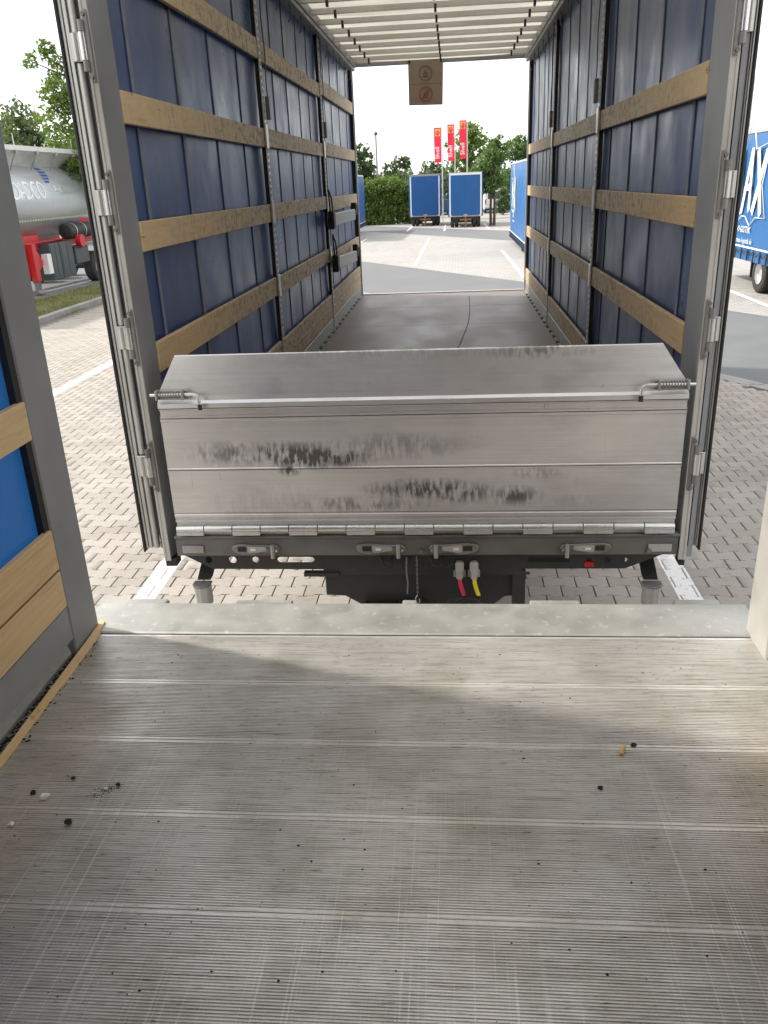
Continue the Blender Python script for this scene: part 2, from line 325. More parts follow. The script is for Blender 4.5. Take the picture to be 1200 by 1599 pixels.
# ------------------------------------------------------------------ mesh helpers
class MB:
    def __init__(s): s.v = []; s.f = []; s.sm = []
    def add(s, v, f, sm=False):
        k = len(s.v); s.v += [tuple(p) for p in v]; s.f += [tuple(k+i for i in q) for q in f]; s.sm += [sm]*len(f); return s
    def box(s, x0, x1, y0, y1, z0, z1):
        x0, x1 = sorted((x0, x1)); y0, y1 = sorted((y0, y1)); z0, z1 = sorted((z0, z1))
        return s.add([(x, y, z) for z in (z0, z1) for y in (y0, y1) for x in (x0, x1)],
                     [(0, 2, 3, 1), (4, 5, 7, 6), (0, 1, 5, 4), (2, 6, 7, 3), (0, 4, 6, 2), (1, 3, 7, 5)])
    def prism(s, poly, axis, a, b):
        """poly of 2D points, extruded along axis 0/1/2 from a to b"""
        def P(p, t):
            if axis == 0: return (t, p[0], p[1])
            if axis == 1: return (p[0], t, p[1])
            return (p[0], p[1], t)
        n = len(poly); v = [P(p, a) for p in poly]+[P(p, b) for p in poly]
        f = [tuple(range(n))[::-1], tuple(range(n, 2*n))]+[(i, (i+1) % n, n+(i+1) % n, n+i) for i in range(n)]
        return s.add(v, f)
    def tube(s, pts, r, n=8, cap=True):
        pts = [Vector(p) for p in pts]; m = len(pts); rr = r if isinstance(r, (list, tuple)) else [r]*m
        v = []; f = []; prev = None
        for i, p in enumerate(pts):
            t = (pts[min(i+1, m-1)]-pts[max(i-1, 0)])
            if t.length < 1e-9: t = Vector((0, 0, 1))
            t.normalize()
            if prev is None: a = t.orthogonal().normalized()
            else:
                a = prev-t*prev.dot(t)
                a = a.normalized() if a.length > 1e-6 else t.orthogonal().normalized()
            prev = a; bb = t.cross(a)
            for k in range(n):
                th = 2*math.pi*k/n; v.append(p+(a*math.cos(th)+bb*math.sin(th))*rr[i])
        for i in range(m-1):
            for k in range(n): f.append((i*n+k, i*n+(k+1) % n, (i+1)*n+(k+1) % n, (i+1)*n+k))
        s.add(v, f, True)
        if cap:
            k0 = len(s.v)-m*n
            a0 = [s.v[k0+i] for i in range(n)]; a1 = [s.v[k0+(m-1)*n+i] for i in range(n)]; s.add(a0, [tuple(range(n))[::-1]]); s.add(a1, [tuple(range(n))])
        return s
    def lathe(s, prof, c, axis, n=24):
        """prof: (radius, offset along axis)"""
        v = []; f = []; m = len(prof)
        for (r, h) in prof:
            for k in range(n):
                th = 2*math.pi*k/n; a, b2 = r*math.cos(th), r*math.sin(th)
                v.append({0: (c[0]+h, c[1]+a, c[2]+b2), 1: (c[0]+a, c[1]+h, c[2]+b2), 2: (c[0]+a, c[1]+b2, c[2]+h)}[axis])
        for i in range(m-1):
            for k in range(n): f.append((i*n+k, i*n+(k+1) % n, (i+1)*n+(k+1) % n, (i+1)*n+k))
        return s.add(v, f, False)
    def mesh(s, name, mat=None, bevel=0):
        me = bpy.data.meshes.new(name); me.from_pydata(s.v, [], s.f)
        me.polygons.foreach_set('use_smooth', s.sm)
        if mat is not None: me.materials.append(MAT[mat] if isinstance(mat, str) else mat)
        bm = bmesh.new(); bm.from_mesh(me); bmesh.ops.recalc_face_normals(bm, faces=bm.faces)
        if bevel:
            es = [e for e in bm.edges if len(e.link_faces) == 2 and e.calc_face_angle(0) > .6]
            bmesh.ops.bevel(bm, geom=es, offset=bevel, segments=1, affect='EDGES', clamp_overlap=True)
        bm.to_mesh(me); bm.free()
        return me
def offset(o):
    v = Vector((0, 0, 0))
    while o is not None: v += o.location; o = o.parent
    return v
def link(name, me, parent=None, loc=None, world=True):
    o = bpy.data.objects.new(name, me); sc.collection.objects.link(o)
    if parent is not None:
        o.parent = parent
        if loc is not None: o.location = Vector(loc)-(offset(parent) if world else Vector())
        elif parent.get('_w', False): o.location = -offset(parent)
    elif loc is not None: o.location = loc
    return o
def part(name, mb, mat, parent, bevel=0):
    """mesh given in world coordinates, child of a thing/part"""
    me = mb if isinstance(mb, bpy.types.Mesh) else mb.mesh(name, mat, bevel)
    o = bpy.data.objects.new(name, me); sc.collection.objects.link(o); o.parent = parent; o.location = -offset(parent); return o
def tag(o, label, cat, group=None):
    o['label'] = label; o['category'] = cat
    if group: o['group'] = group
    return o
def thing(name, label, cat, loc=(0, 0, 0), group=None):
    o = bpy.data.objects.new(name, None); o.empty_display_size = .2; sc.collection.objects.link(o); o.location = loc
    return tag(o, label, cat, group)
def structure(o, kind='structure'): o['kind'] = kind; return o
def solo(name, mb, mat, base, label, cat, group=None, bevel=0):
    """single-mesh thing; mesh in world coords, origin moved to base"""
    me = mb.mesh(name, mat, bevel); me.transform(Matrix.Translation(-Vector(base)))
    o = bpy.data.objects.new(name, me); sc.collection.objects.link(o); o.location = base
    return tag(o, label, cat, group)
def curve_plate(name, outer, holes, th, fn, mat):
    cu = bpy.data.curves.new('tmp', 'CURVE'); cu.dimensions = '2D'; cu.fill_mode = 'BOTH'; cu.extrude = th/2
    for pl in [outer]+holes:
        sp = cu.splines.new('POLY'); sp.points.add(len(pl)-1); sp.use_cyclic_u = True
        for p, q in zip(sp.points, pl): p.co = (q[0], q[1], 0, 1)
    o = bpy.data.objects.new('tmp', cu); me = bpy.data.meshes.new_from_object(o); bpy.data.objects.remove(o)
    for v in me.vertices: v.co = fn(*v.co)
    me.materials.clear(); me.materials.append(MAT[mat]); me.name = name; return me
def text_mesh(txt, size, fn, mat, name='lettering', shear=0, sx=1, th=.004, bold=0, spacing=1, res=3):
    cu = bpy.data.curves.new('tmp', 'FONT'); cu.body = txt; cu.size = size; cu.shear = shear; cu.extrude = th/2; cu.offset = bold
    cu.resolution_u = res; cu.space_character = spacing
    o = bpy.data.objects.new('tmp', cu); me = bpy.data.meshes.new_from_object(o); bpy.data.objects.remove(o)
    for v in me.vertices: v.co = fn(v.co.x*sx, v.co.y, v.co.z)
    me.materials.clear(); me.materials.append(MAT[mat]); me.name = name; return me
def circ(cx, cy, r, n=14): return [(cx+r*math.cos(2*math.pi*i/n), cy+r*math.sin(2*math.pi*i/n)) for i in range(n)]

GZ = -1.08
def g(y): return GZ-.0125*max(0., min(y, 80.)-22)

# ------------------------------------------------------------------ ground
def sheet(name, poly, dz, mat, ycuts=(22, 80)):
    """flat polygon (convex) draped on the yard's gentle fall"""
    bm = bmesh.new(); vs_ = [bm.verts.new((x, y, 0)) for x, y in poly]; bm.faces.new(vs_)
    for yc in ycuts:
        bmesh.ops.bisect_plane(bm, geom=bm.verts[:]+bm.edges[:]+bm.faces[:], plane_co=(0, yc, 0), plane_no=(0, 1, 0))
    for v in bm.verts: v.co.z = g(v.co.y)+dz
    bmesh.ops.recalc_face_normals(bm, faces=bm.faces)
    me = bpy.data.meshes.new(name); bm.to_mesh(me); bm.free()
    if me.polygons[0].normal.z < 0: me.flip_normals()
    me.materials.append(MAT[mat]); o = bpy.data.objects.new(name, me); sc.collection.objects.link(o); return structure(o)
near_edge = lambda y: (18.1-y)/1.72       # X where the paved bays meet the diagonal road
far_edge = lambda y: (27.0-y)/1.72
sheet('ground', [(-900, -300), (900, -300), (900, 1200), (-900, 1200)], -.03, 'meadow')
yard = sheet('paved_yard', [(-9.25, -12), (near_edge(-12)+.2, -12), (near_edge(25)+.2, 25), (-9.25, 25)], -.016, 'sand')
sheet('distant_paving', [(far_edge(-20), -20), (60, -20), (60, 96), (-9.25, 96), (-9.25, 43)], 0, 'farpave')
sheet('distant_paving', [(-9.25, 25), (near_edge(25)+.2, 25), (-9.25, 34.2)], 0, 'farpave')
sheet('road', [(near_edge(-20)+.12, -20), (far_edge(-20), -20), (far_edge(43), 43), (near_edge(34.2)+.12, 34.2)], .004, 'asphalt')
sheet('access_road', [(-9.25, 78), (-9.25, 67.3), (8, 33.5), (30, 33.5), (30, 40), (8, 47.5), (3.5, 54), (-7, 71.5)], .004, 'asphalt')
sheet('verge', [(-11.5, 8), (-9.42, 8), (-9.42, 62), (-11.5, 62)], .03, 'soil')
sheet('tanker_lane', [(-60, 5), (-11.5, 5), (-11.5, 96), (-60, 96)], .008, 'asphalt')
for i, (x, y0, y1, hw) in enumerate(((-1.2, 30, 48.5, .055), (2.2, 24.4, 36.2, .06), (6.6, 17.4, 26, .07), (-4.9, 36.5, 50, .07), (-3.0, 58.5, 68, .06), (-.45, 57, 68, .06), (2.5, 57, 68, .06))):
    sheet('bay_line', [(x-hw, y0), (x+hw, y0), (x+hw, y1), (x-hw, y1)], .009, 'line')
# paving stones
Lp, Rp, A = .225, .14, .012
def paver_outline():
    gp = .0028; L = Lp
    top = [(gp, Rp+A-gp), (.26*L, Rp+A-gp), (.38*L, Rp-A-gp), (.62*L, Rp-A-gp), (.74*L, Rp+A-gp), (L-gp, Rp+A-gp)]
    bot = [(L-gp, -A+gp), (.74*L, -A+gp), (.62*L, A+gp), (.38*L, A+gp), (.26*L, -A+gp), (gp, -A+gp)]
    return bot[::-1]+top[::-1]
out = paver_outline(); cxp = Lp/2; cyp = Rp/2
ring = lambda k, z: [((x-cxp)*(1-k/(Lp/2)), (y-cyp)*(1-k/(Rp/2)), z) for x, y in out]
PV = np.array(ring(0, -.016)+ring(0, -.0045)+ring(.0035, 0)); n12 = 12
PF = [tuple(range(24, 36))]+[(r_*12+i, r_*12+(i+1) % 12, (r_+1)*12+(i+1) % 12, (r_+1)*12+i) for r_ in (0, 1) for i in range(12)]
pme = bpy.data.meshes.new('paving_stone'); pme.from_pydata([tuple(p) for p in PV], [], PF); pme.materials.append(MAT['paver'])
if pme.polygons[0].normal.z < 0: pme.flip_normals(); PF = [f[::-1] for f in PF]
cells = []
for j in range(int(1.5/Rp), int(25/Rp)):
    y = j*Rp+cyp
    for i in range(int(-9.2/Lp), int(9/Lp)):
        x = i*Lp+cxp+(Lp/2 if j % 2 else 0)
        if x < -9.1 or y > 18.1-1.72*(x+.14)-.05: continue
        cells.append((x, y))
vis = []
for k, (x, y) in enumerate(cells):
    if y < 4.8: continue
    px, py, z = project((x, y, GZ))
    if not (60 < px < 1200 and py < 990): continue
    xn = .1743+(x-.1743)*2.73/y                # where the sight line leaves the near body
    if xn < -1.24 or xn > 1.24: continue
    xs = .1743+(x-.1743)*3.7/y; zs = 1.5921-2.67*3.7/y
    if -1.36 < xs < 1.36 and zs > -.2: continue
    vis.append((z, k))
vis.sort(); chosen = {k for z, k in vis[:300]}
for k in sorted(chosen):
    x, y = cells[k]; o = link('paving_stone', pme, yard); o.location = (x, y, g(y)+random.uniform(-.0015, .0015))
    o.rotation_euler = (random.gauss(0, .004), random.gauss(0, .004), random.gauss(0, .003))
rest = np.array([cells[k] for k in range(len(cells)) if k not in chosen])
N = len(rest); jz = rng.uniform(-.0015, .0015, N)+np.array([g(y) for y in rest[:, 1]])
V = PV[None]+np.concatenate([rest, jz[:, None]], 1)[:, None, :]
tl = rng.normal(0, .004, (N, 2)); V[:, :, 2] += PV[None, :, 0]*tl[:, :1]+PV[None, :, 1]*tl[:, 1:]
loops = []; starts = []; tot = []; c = 0
pf_flat = np.concatenate([np.array(f) for f in PF]); pf_tot = np.array([len(f) for f in PF])
allidx = (pf_flat[None]+(np.arange(N)*36)[:, None]).ravel(); alltot = np.tile(pf_tot, N); allst = np.concatenate([[0], np.cumsum(alltot)[:-1]])
def fast_mesh(name, co, idx, st, tt, mat):
    me = bpy.data.meshes.new(name); me.vertices.add(len(co)); me.vertices.foreach_set('co', co.astype(np.float32).ravel())
    me.loops.add(len(idx)); me.loops.foreach_set('vertex_index', idx.astype(np.int32)); me.polygons.add(len(st))
    me.polygons.foreach_set('loop_start', st.astype(np.int32)); me.polygons.foreach_set('loop_total', tt.astype(np.int32))
    me.update(calc_edges=True); me.materials.append(MAT[mat] if isinstance(mat, str) else mat); return me
o = link('paving_field', fast_mesh('paving_field', V.reshape(-1, 3), allidx, allst, alltot, 'paver'), yard); o['kind'] = 'stuff'
# flush edging between bays and road, and kerb on the left
edm = MB().box(-.06, .06, -.49, .49, -.12, .006).mesh('edging_stone', 'kerb', .006)
edg = structure(link('edging', MB().box(-.01, .01, -.01, .01, -.1, -.05).mesh('edging', 'kerb')), 'structure')
a = Vector((near_edge(-2), -2, 0)); b_ = Vector((near_edge(26), 26, 0)); dv = (b_-a); nE = int(dv.length); dv.normalize(); ang = math.atan2(-dv.x, dv.y)
edg.location = (near_edge(2), 2, GZ)
for i in range(nE):
    for off in (0, .14):
        p = a+dv*(i+.5)+Vector((off, 0, 0))-Vector((.07, 0, 0)); o = link('edging_stone', edm, edg, (p.x, p.y, g(p.y)+random.uniform(-.001, .002))); o.rotation_euler.z = ang
kb = structure(link('kerb', MB().box(-9.40, -9.28, 8, 62, -1.9, -1.75).mesh('kerb', 'kerb')))
km = MB().box(-.08, .08, -.495, .495, -.2, .12).mesh('kerb_stone', 'kerb', .015)
for i in range(54):
    y = 8.5+i; link('kerb_stone', km, kb, (-9.34+random.uniform(-.004, .004), y, g(y)+random.uniform(-.004, .004)))
# grass on the verge
def blades(n, x0, x1, y0, y1, h, wd, dz=.03, mat='grass', fade=None):
    x = rng.uniform(x0, x1, n); y = rng.uniform(y0, y1, n)
    if fade is not None:
        keep = rng.uniform(0, 1, n) < fade(x, y); x = x[keep]; y = y[keep]; n = len(x)
    z = np.array([g(q) for q in y])+dz; th = rng.uniform(0, 6.28, n); hh = h*rng.uniform(.4, 1.3, n); lean = rng.normal(0, .4, (n, 2))*hh[:, None]
    a_ = np.stack([x+np.cos(th)*wd, y+np.sin(th)*wd, z], 1); b2 = np.stack([x-np.cos(th)*wd, y-np.sin(th)*wd, z], 1); c_ = np.stack([x+lean[:, 0], y+lean[:, 1], z+hh], 1)
    co = np.stack([a_, b2, c_], 1).reshape(-1, 3); idx = np.arange(3*n)
    return fast_mesh('grass', co, idx, np.arange(0, 3*n, 3), np.full(n, 3), mat)
me = blades(60000, -11.5, -9.42, 17, 40, .055, .006, fade=lambda x, y: .25+.75*(np.sin(x*3.1+y*.9)*np.sin(y*1.7-x)*.5+.5))
o = link('grass', me); o['kind'] = 'stuff'; tag(o, 'patchy yellow green grass on the verge behind the kerb', 'grass')
me = blades(2500, -9.27, -9.12, 16, 30, .06, .006, dz=0, fade=lambda x, y: (np.sin(y*2.3)*.5+.3))
o = link('weeds', me); o['kind'] = 'stuff'; tag(o, 'thin weeds sprouting along the foot of the kerb', 'weeds')

# ------------------------------------------------------------------ side walls shared by the two bodies
def side_wall(root, s, ya, yb, posts, boards, tarpmat, woodmat, strap_ys, X=1.24, top=3.05, light_straps=(), bthick=.027):
    cu = MB(); ny = int((yb-ya)/.07); nz = 34; z0, z1 = -.12, top+.02
    straps = sorted(strap_ys)
    def bulge(y, z):
        k = min(abs(y-q) for q in straps) if straps else 1
        return .003*math.exp(-(k/.05)**2)-.012*math.sin(math.pi*(z-z0)/(z1-z0))*(.5+.5*math.sin(y*2.3+s))
    v = []; f = []
    for i in range(ny+1):
        y = ya+(yb-ya)*i/ny
        for j in range(nz+1):
            z = z0+(z1-z0)*j/nz; v.append((s*(X+.038-bulge(y, z)), y, z))
    for i in range(ny):
        for j in range(nz): f.append((i*(nz+1)+j, i*(nz+1)+j+1, (i+1)*(nz+1)+j+1, (i+1)*(nz+1)+j))
    cu.add(v, f, True); part('curtain', cu, tarpmat, root)
    sm = {}
    for q in straps:
        key = 'webbing' if q in light_straps else 'webbing_dark'
        hw = .019 if q in light_straps else .012
        v = []; n = 24
        for j in range(n+1):
            z = z0+(z1-z0)*j/n; x = s*(X+.038-bulge(q, z)-.004)
            dy = .003*math.sin(z*2+q*7)
            v += [(x, q-hw+dy, z), (x, q+hw+dy, z), (x+s*.003, q+hw+dy, z), (x+s*.003, q-hw+dy, z)]
        f = [(j*4+a_, j*4+(a_+1) % 4, (j+1)*4+(a_+1) % 4, (j+1)*4+a_) for j in range(n) for a_ in range(4)]
        part('curtain_strap', MB().add(v, f), key, root)
    for (y0, y1, z0b, z1b) in boards:
        jit = random.uniform(-.006, .006)
        part('side_board', MB().box(s*(X-.004), s*(X-.004+bthick), y0, y1, z0b+jit, z1b+jit), woodmat, root, .003)
def stanchion(root, s, y, X=1.24, top=3.05, bottom=.0, strapy=True):
    st = part('stanchion', MB().box(s*(X-.001), s*(X+.03), y-.075, y+.02, bottom, top), 'rubber', root, .003)
    fl = MB().box(s*(X-.014), s*(X-.006), y-.10, y-.088, bottom, top).box(s*(X-.014), s*(X-.006), y-.052, y-.040, bottom, top)
    z = bottom+.02
    while z < top-.04: fl.box(s*(X-.014), s*(X-.006), y-.088, y-.052, z, z+.016); z += .045
    part('perforated_rail', fl, 'alu', st)
    for z in (.86, 1.415, 1.95):
        part('board_pocket', MB().box(s*(X-.022), s*(X-.012), y-.115, y-.03, z-.085, z+.085), 'alu', st, .002)
    # slack tension strap with buckle hanging from the roof rail
    pts = [(s*(X-.03), y+.03+.018*math.sin(k*1.1+y), top-.02-k*.075) for k in range(12)]
    v = []
    for p in pts: v += [(p[0], p[1]-.014, p[2]), (p[0], p[1]+.014, p[2]), (p[0]+s*.004, p[1]+.014, p[2]), (p[0]+s*.004, p[1]-.014, p[2])]
    f = [(j*4+a_, j*4+(a_+1) % 4, (j+1)*4+(a_+1) % 4, (j+1)*4+a_) for j in range(len(pts)-1) for a_ in range(4)]
    part('tension_strap', MB().add(v, f), 'black_webbing', st)
    part('buckle', MB().box(s*(X-.04), s*(X-.01), y-.0, y+.05, top-.98, top-.82), 'dull_steel', st, .004)

def roof(root, ya, yb, bows, X=1.24, ztop=3.17):
    ys = [ya]+list(bows)+[yb]; v = []; f = []; rows = []
    for a_, b2 in zip(ys[:-1], ys[1:]):
        for k in range(8): rows.append((a_+(b2-a_)*k/8, math.sin(math.pi*k/8)))
    rows.append((yb, 0)); nx = 12
    for (y, q) in rows:
        for i in range(nx+1):
            u = -1+2*i/nx; v.append((u*(X+.04), y, ztop-.075*q*(1-abs(u)**6)+.0*u))
    for j in range(len(rows)-1):
        for i in range(nx): f.append((j*(nx+1)+i, j*(nx+1)+i+1, (j+1)*(nx+1)+i+1, (j+1)*(nx+1)+i))
    part('roof_tarpaulin', MB().add(v, f, True), 'roof', root)
    bowm = MB().prism([(-.02, 0), (.02, 0), (.02, .012), (.008, .016), (.008, .05), (-.008, .05), (-.008, .016), (-.02, .012)], 0, -X+.05, X-.05)
    # prism along x: poly is (y,z)
    bme = bowm.mesh('roof_bow', 'alu'); clm = MB().box(-.011, .011, -.026, .026, -.035, .03).mesh('clip', 'rubber', .003)
    arm = None
    for y in bows:
        bo = link('roof_bow', bme, root, (0, y, 3.075))
        for x in (-.915, 0.02, .93): c_ = link('clip', clm, bo); c_.location = (x, 0, .0)
    for s in (-1, 1):
        part('roof_rail', MB().box(s*(X-.09), s*(X-.04), ya, yb, 3.07, 3.15).box(s*(X-.04), s*(X+.05), ya, yb, 3.05, 3.2).box(s*(X-.075), s*(X-.04), ya, yb, 3.03, 3.07), 'paint_grey', root, .004)
        for y in bows: part('bow_arm', MB().tube([(s*(X-.09), y+.13, 3.11), (s*(X-.3), y+.02, 3.085), (s*(X-.5), y, 3.08)], .006, 5), 'dull_steel', root)

# ------------------------------------------------------------------ near body we stand in
nb = thing('truck_body', 'open curtain side truck body with ribbed aluminium floor and pine side boards in the foreground', 'truck', (0, -1.2, GZ))
P = .318; ye = 2.678
def plank_mesh():
    prof = [(0, 0)]; band = .011; y = 0
    pts = [(0, -.02), (0, -.001), (.0015, 0), (band, 0)]
    n = 38; step = (P-.0012-2*band)/n
    for k in range(n):
        y0 = band+k*step; pts += [(y0+step*.15, -.0021), (y0+step*.42, -.0021), (y0+step*.58, .0002), (y0+step*.98, .0002)]
    pts += [(P-.0012-band, 0), (P-.0027, 0), (P-.0012, -.001), (P-.0012, -.02)]
    v = [(x, p[0], p[1]) for p in pts for x in (-1.295, 1.295)]
    f = [(2*i, 2*i+1, 2*i+3, 2*i+2) for i in range(len(pts)-1)]
    return MB().add(v, f).mesh('floor_plank', 'alu_floor')
pm = plank_mesh()
if pm.polygons[10].normal.z < 0: pm.flip_normals()
for k in range(24): link('floor_plank', pm, nb, (0, ye-(k+1)*P, 0))
part('subfloor', MB().box(-1.27, 1.27, -5.1, 2.67, -.12, -.025), 'dull_steel', nb)
# chassis under the near body
part('chassis_rail', MB().box(-.43, -.36, -5, 2.5, -.42, -.125), 'chassis', nb); part('chassis_rail', MB().box(.36, .43, -5, 2.5, -.42, -.125), 'chassis', nb)
part('threshold_plate', MB().prism([(2.681, .002), (2.69, .006), (2.925, .003), (2.94, -.008), (2.94, -.17), (2.69, -.17)], 0, -1.31, 1.30), 'galv', nb)
for x0, x1 in ((-.745, -.505), (-.046, .012), (.47, .668)):
    part('dock_tab', MB().box(x0, x1, 2.9405, 2.972, -.06, -.004), 'galv', nb, .004)
for s in (-1, 1):
    st = part('step_pad', MB().box(s*1.13-.09, s*1.13+.09, 2.9405, 2.985, -.07, -.012), 'galv', nb, .003)
    for k in range(6): part('pad_rib', MB().box(s*1.13-.085, s*1.13+.085, 2.944+k*.0065, 2.947+k*.0065, -.012, -.006), 'alu', st)
    part('step_bracket', MB().prism([(2.94, -.02), (2.98, -.05), (2.98, -.10), (2.94, -.12)], 0, s*1.13+s*.1, s*1.13+s*.12), 'chassis', nb)
for s in (-1, 1):
    ps = part('corner_post', MB().box(s*1.243, s*1.33, 2.53, 2.735, -.02, 3.05), 'paint_grey' if s < 0 else 'paint_pale', nb, .006)  # right post paler: sunlight on it put into the paint
    part('gap_strip', MB().box(s*1.25, s*1.275, 2.495, 2.529, .2, 3.05), 'rubber', nb)  # black strip between curtain and post
    part('kick_rail', MB().box(s*1.244, s*1.27, -5, 2.528, .068, .205), 'paint_grey', nb, .004)
    part('floor_rail', MB().prism([(s*1.259, .001), (s*1.294, .001), (s*1.294, .062), (s*1.283, .066), (s*1.272, .052), (s*1.259, .014)], 1, -5, 2.52), 'galv' if s < 0 else 'white_paint', nb)
    bds = []
    for (y0, y1) in ((-5, -2.6), (-2.5, -.1), (0, 2.52)):
        for (a_, b2) in ((.213, .352), (.356, .505), (.845, .975), (1.4, 1.53), (1.93, 2.07), (2.5, 2.63)):
            if a_ < .36 and False: pass
            bds.append((y0, y1, a_, b2))
    side_wall(nb, s, -5, 2.52, (), bds, 'tarp_near', 'wood_near', [2.2-.62*k for k in range(11)], light_straps=tuple(2.2-.62*k for k in range(11)))
    for y in (-.05, -2.55): stanchion(nb, s, y)
roof(nb, -5, 2.75, [-4.5+.545*k for k in range(13)])
part('rear_header', MB().box(-1.29, 1.29, 2.70, 2.79, 3.10, 3.22), 'paint_grey', nb, .005)
part('front_wall', MB().box(-1.27, 1.27, -5.15, -5.05, -.12, 3.2), 'paint_pale', nb)
# near lath and litter
lath = MB()
pts = [(-1.243, 1.05), (-1.232, 1.5), (-1.222, 1.92), (-1.232, 2.35), (-1.238, 2.6), (-1.246, 2.755)]
v = []
for i, (x, y) in enumerate(pts):
    wd = .026+.004*math.sin(i*2.1); v += [(x, y, .001), (x+wd, y, .001), (x+wd-.003, y, .014), (x+.003, y, .017)]
f = [(j*4+a_, j*4+(a_+1) % 4, (j+1)*4+(a_+1) % 4, (j+1)*4+a_) for j in range(len(pts)-1) for a_ in range(4)]+[(3, 2, 1, 0), (20, 21, 22, 23)]
solo('wooden_lath', lath.add(v, f), 'wood_near', (-1.22, 1.9, 0), 'thin weathered wooden lath lying along the left edge of the near floor', 'wooden strip')
def clod(name, x, y, r, mat, label, cat, seed, flat=.6, group=None, spiky=.35):
    rr = random.Random(seed); bm = bmesh.new(); bmesh.ops.create_icosphere(bm, subdivisions=2, radius=r)
    for v in bm.verts:
        k = 1+rr.uniform(-spiky, spiky); v.co = Vector((v.co.x*k, v.co.y*k, v.co.z*flat*k))
    zmin = min(v.co.z for v in bm.verts)
    for v in bm.verts: v.co.z -= zmin
    me = bpy.data.meshes.new(name); bm.to_mesh(me); bm.free(); me.materials.append(MAT[mat])
    o = bpy.data.objects.new(name, me); sc.collection.objects.link(o); o.location = (x, y, .0006); return tag(o, label, cat, group)
clod('dirt_clod', -1.045, 1.784, .008, 'dirt', 'dark clod of dirt left of the largest white foam flake', 'dirt clod', 1)
clod('dirt_clod', -.889, 1.671, .010, 'dirt', 'largest dark clod of dirt, lowest of the clods on the ribbed floor', 'dirt clod', 2)
clod('dirt_clod', -.809, 1.827, .006, 'dirt', 'dark clod at the right end of a short trail of crumbs', 'dirt clod', 3)
clod('dirt_clod', -.955, 1.85, .006, 'dirt', 'small dark crumb of dirt above the white flake near the left wall', 'dirt clod', 4)
clod('foam_flake', -1.003, 1.767, .0105, 'foam', 'largest white foam flake beside the dark clod on the left of the floor', 'foam flake', 5, .45, spiky=.7)
clod('foam_flake', -1.047, 1.658, .008, 'foam', 'small white foam flake at the left edge of the floor, below the large one', 'foam flake', 6, .5, spiky=.6)
clod('foam_flake', -.84, 1.81, .005, 'foam', 'tiny white flake at the left end of the crumb trail', 'foam flake', 8, .5)
nbm = MB().tube([(.655, 2.0, .006), (.660, 2.02, .0065), (.668, 2.036, .006)], [.0055, .0068, .0058], 10).mesh('cigarette_butt', 'butt')
nbm.transform(Matrix.Translation((-.66, -2.02, -.0005))); o = link('cigarette_butt', nbm); o.location = (.66, 2.02, 0); tag(o, 'short orange cigarette butt lying on the right of the ribbed floor', 'cigarette butt')
clod('leaf_scrap', .70, 2.05, .009, 'dirt', 'dark curled scrap just right of the orange butt', 'leaf scrap', 9, .2)
clod('leaf_scrap', .57, 1.86, .008, 'dirt', 'dark scrap on the ribs in front of the orange butt', 'leaf scrap', 10, .2)
v = []; f = []
for k in range(2600):
    x = random.triangular(-1.2, 1.15, -.8) if k % 2 else random.uniform(-1.2, 1.2); y = random.uniform(1.0, 2.6); r = .0008+.0032*random.random()**4
    if k > 700: x = -1.250+random.gauss(0, .006)+.06*random.random()**6; y = random.uniform(1.1, 2.65); r = random.uniform(.001, .006)
    if 420 < k <= 560: q_ = random.random(); x = -.80-.07*q_+random.gauss(0, .012); y = 1.83-.05*q_+random.gauss(0, .012); r = random.uniform(.0008, .002)
    n0 = len(v); h = r*random.uniform(.5, 1); a_ = random.uniform(0, 3)
    v += [(x+r*math.cos(a_+t)*random.uniform(.6, 1.6), y+r*math.sin(a_+t), .0006) for t in (0, 1.6, 3.1, 4.7)]+[(x, y, .0006+h)]
    f += [(n0, n0+1, n0+4), (n0+1, n0+2, n0+4), (n0+2, n0+3, n0+4), (n0+3, n0, n0+4)]
o = link('grit', MB().add(v, f).mesh('grit', 'dirt')); o['kind'] = 'stuff'; tag(o, 'fine dark grit scattered over the ribbed aluminium floor', 'grit')

# ------------------------------------------------------------------ trailer ahead
tr = thing('trailer', 'empty curtain side trailer ahead, seen through its open rear over a low aluminium flap', 'trailer', (0, 8.2, GZ))
Y1, Y2 = 3.68, 12.82
posts = (6.74, 9.72)
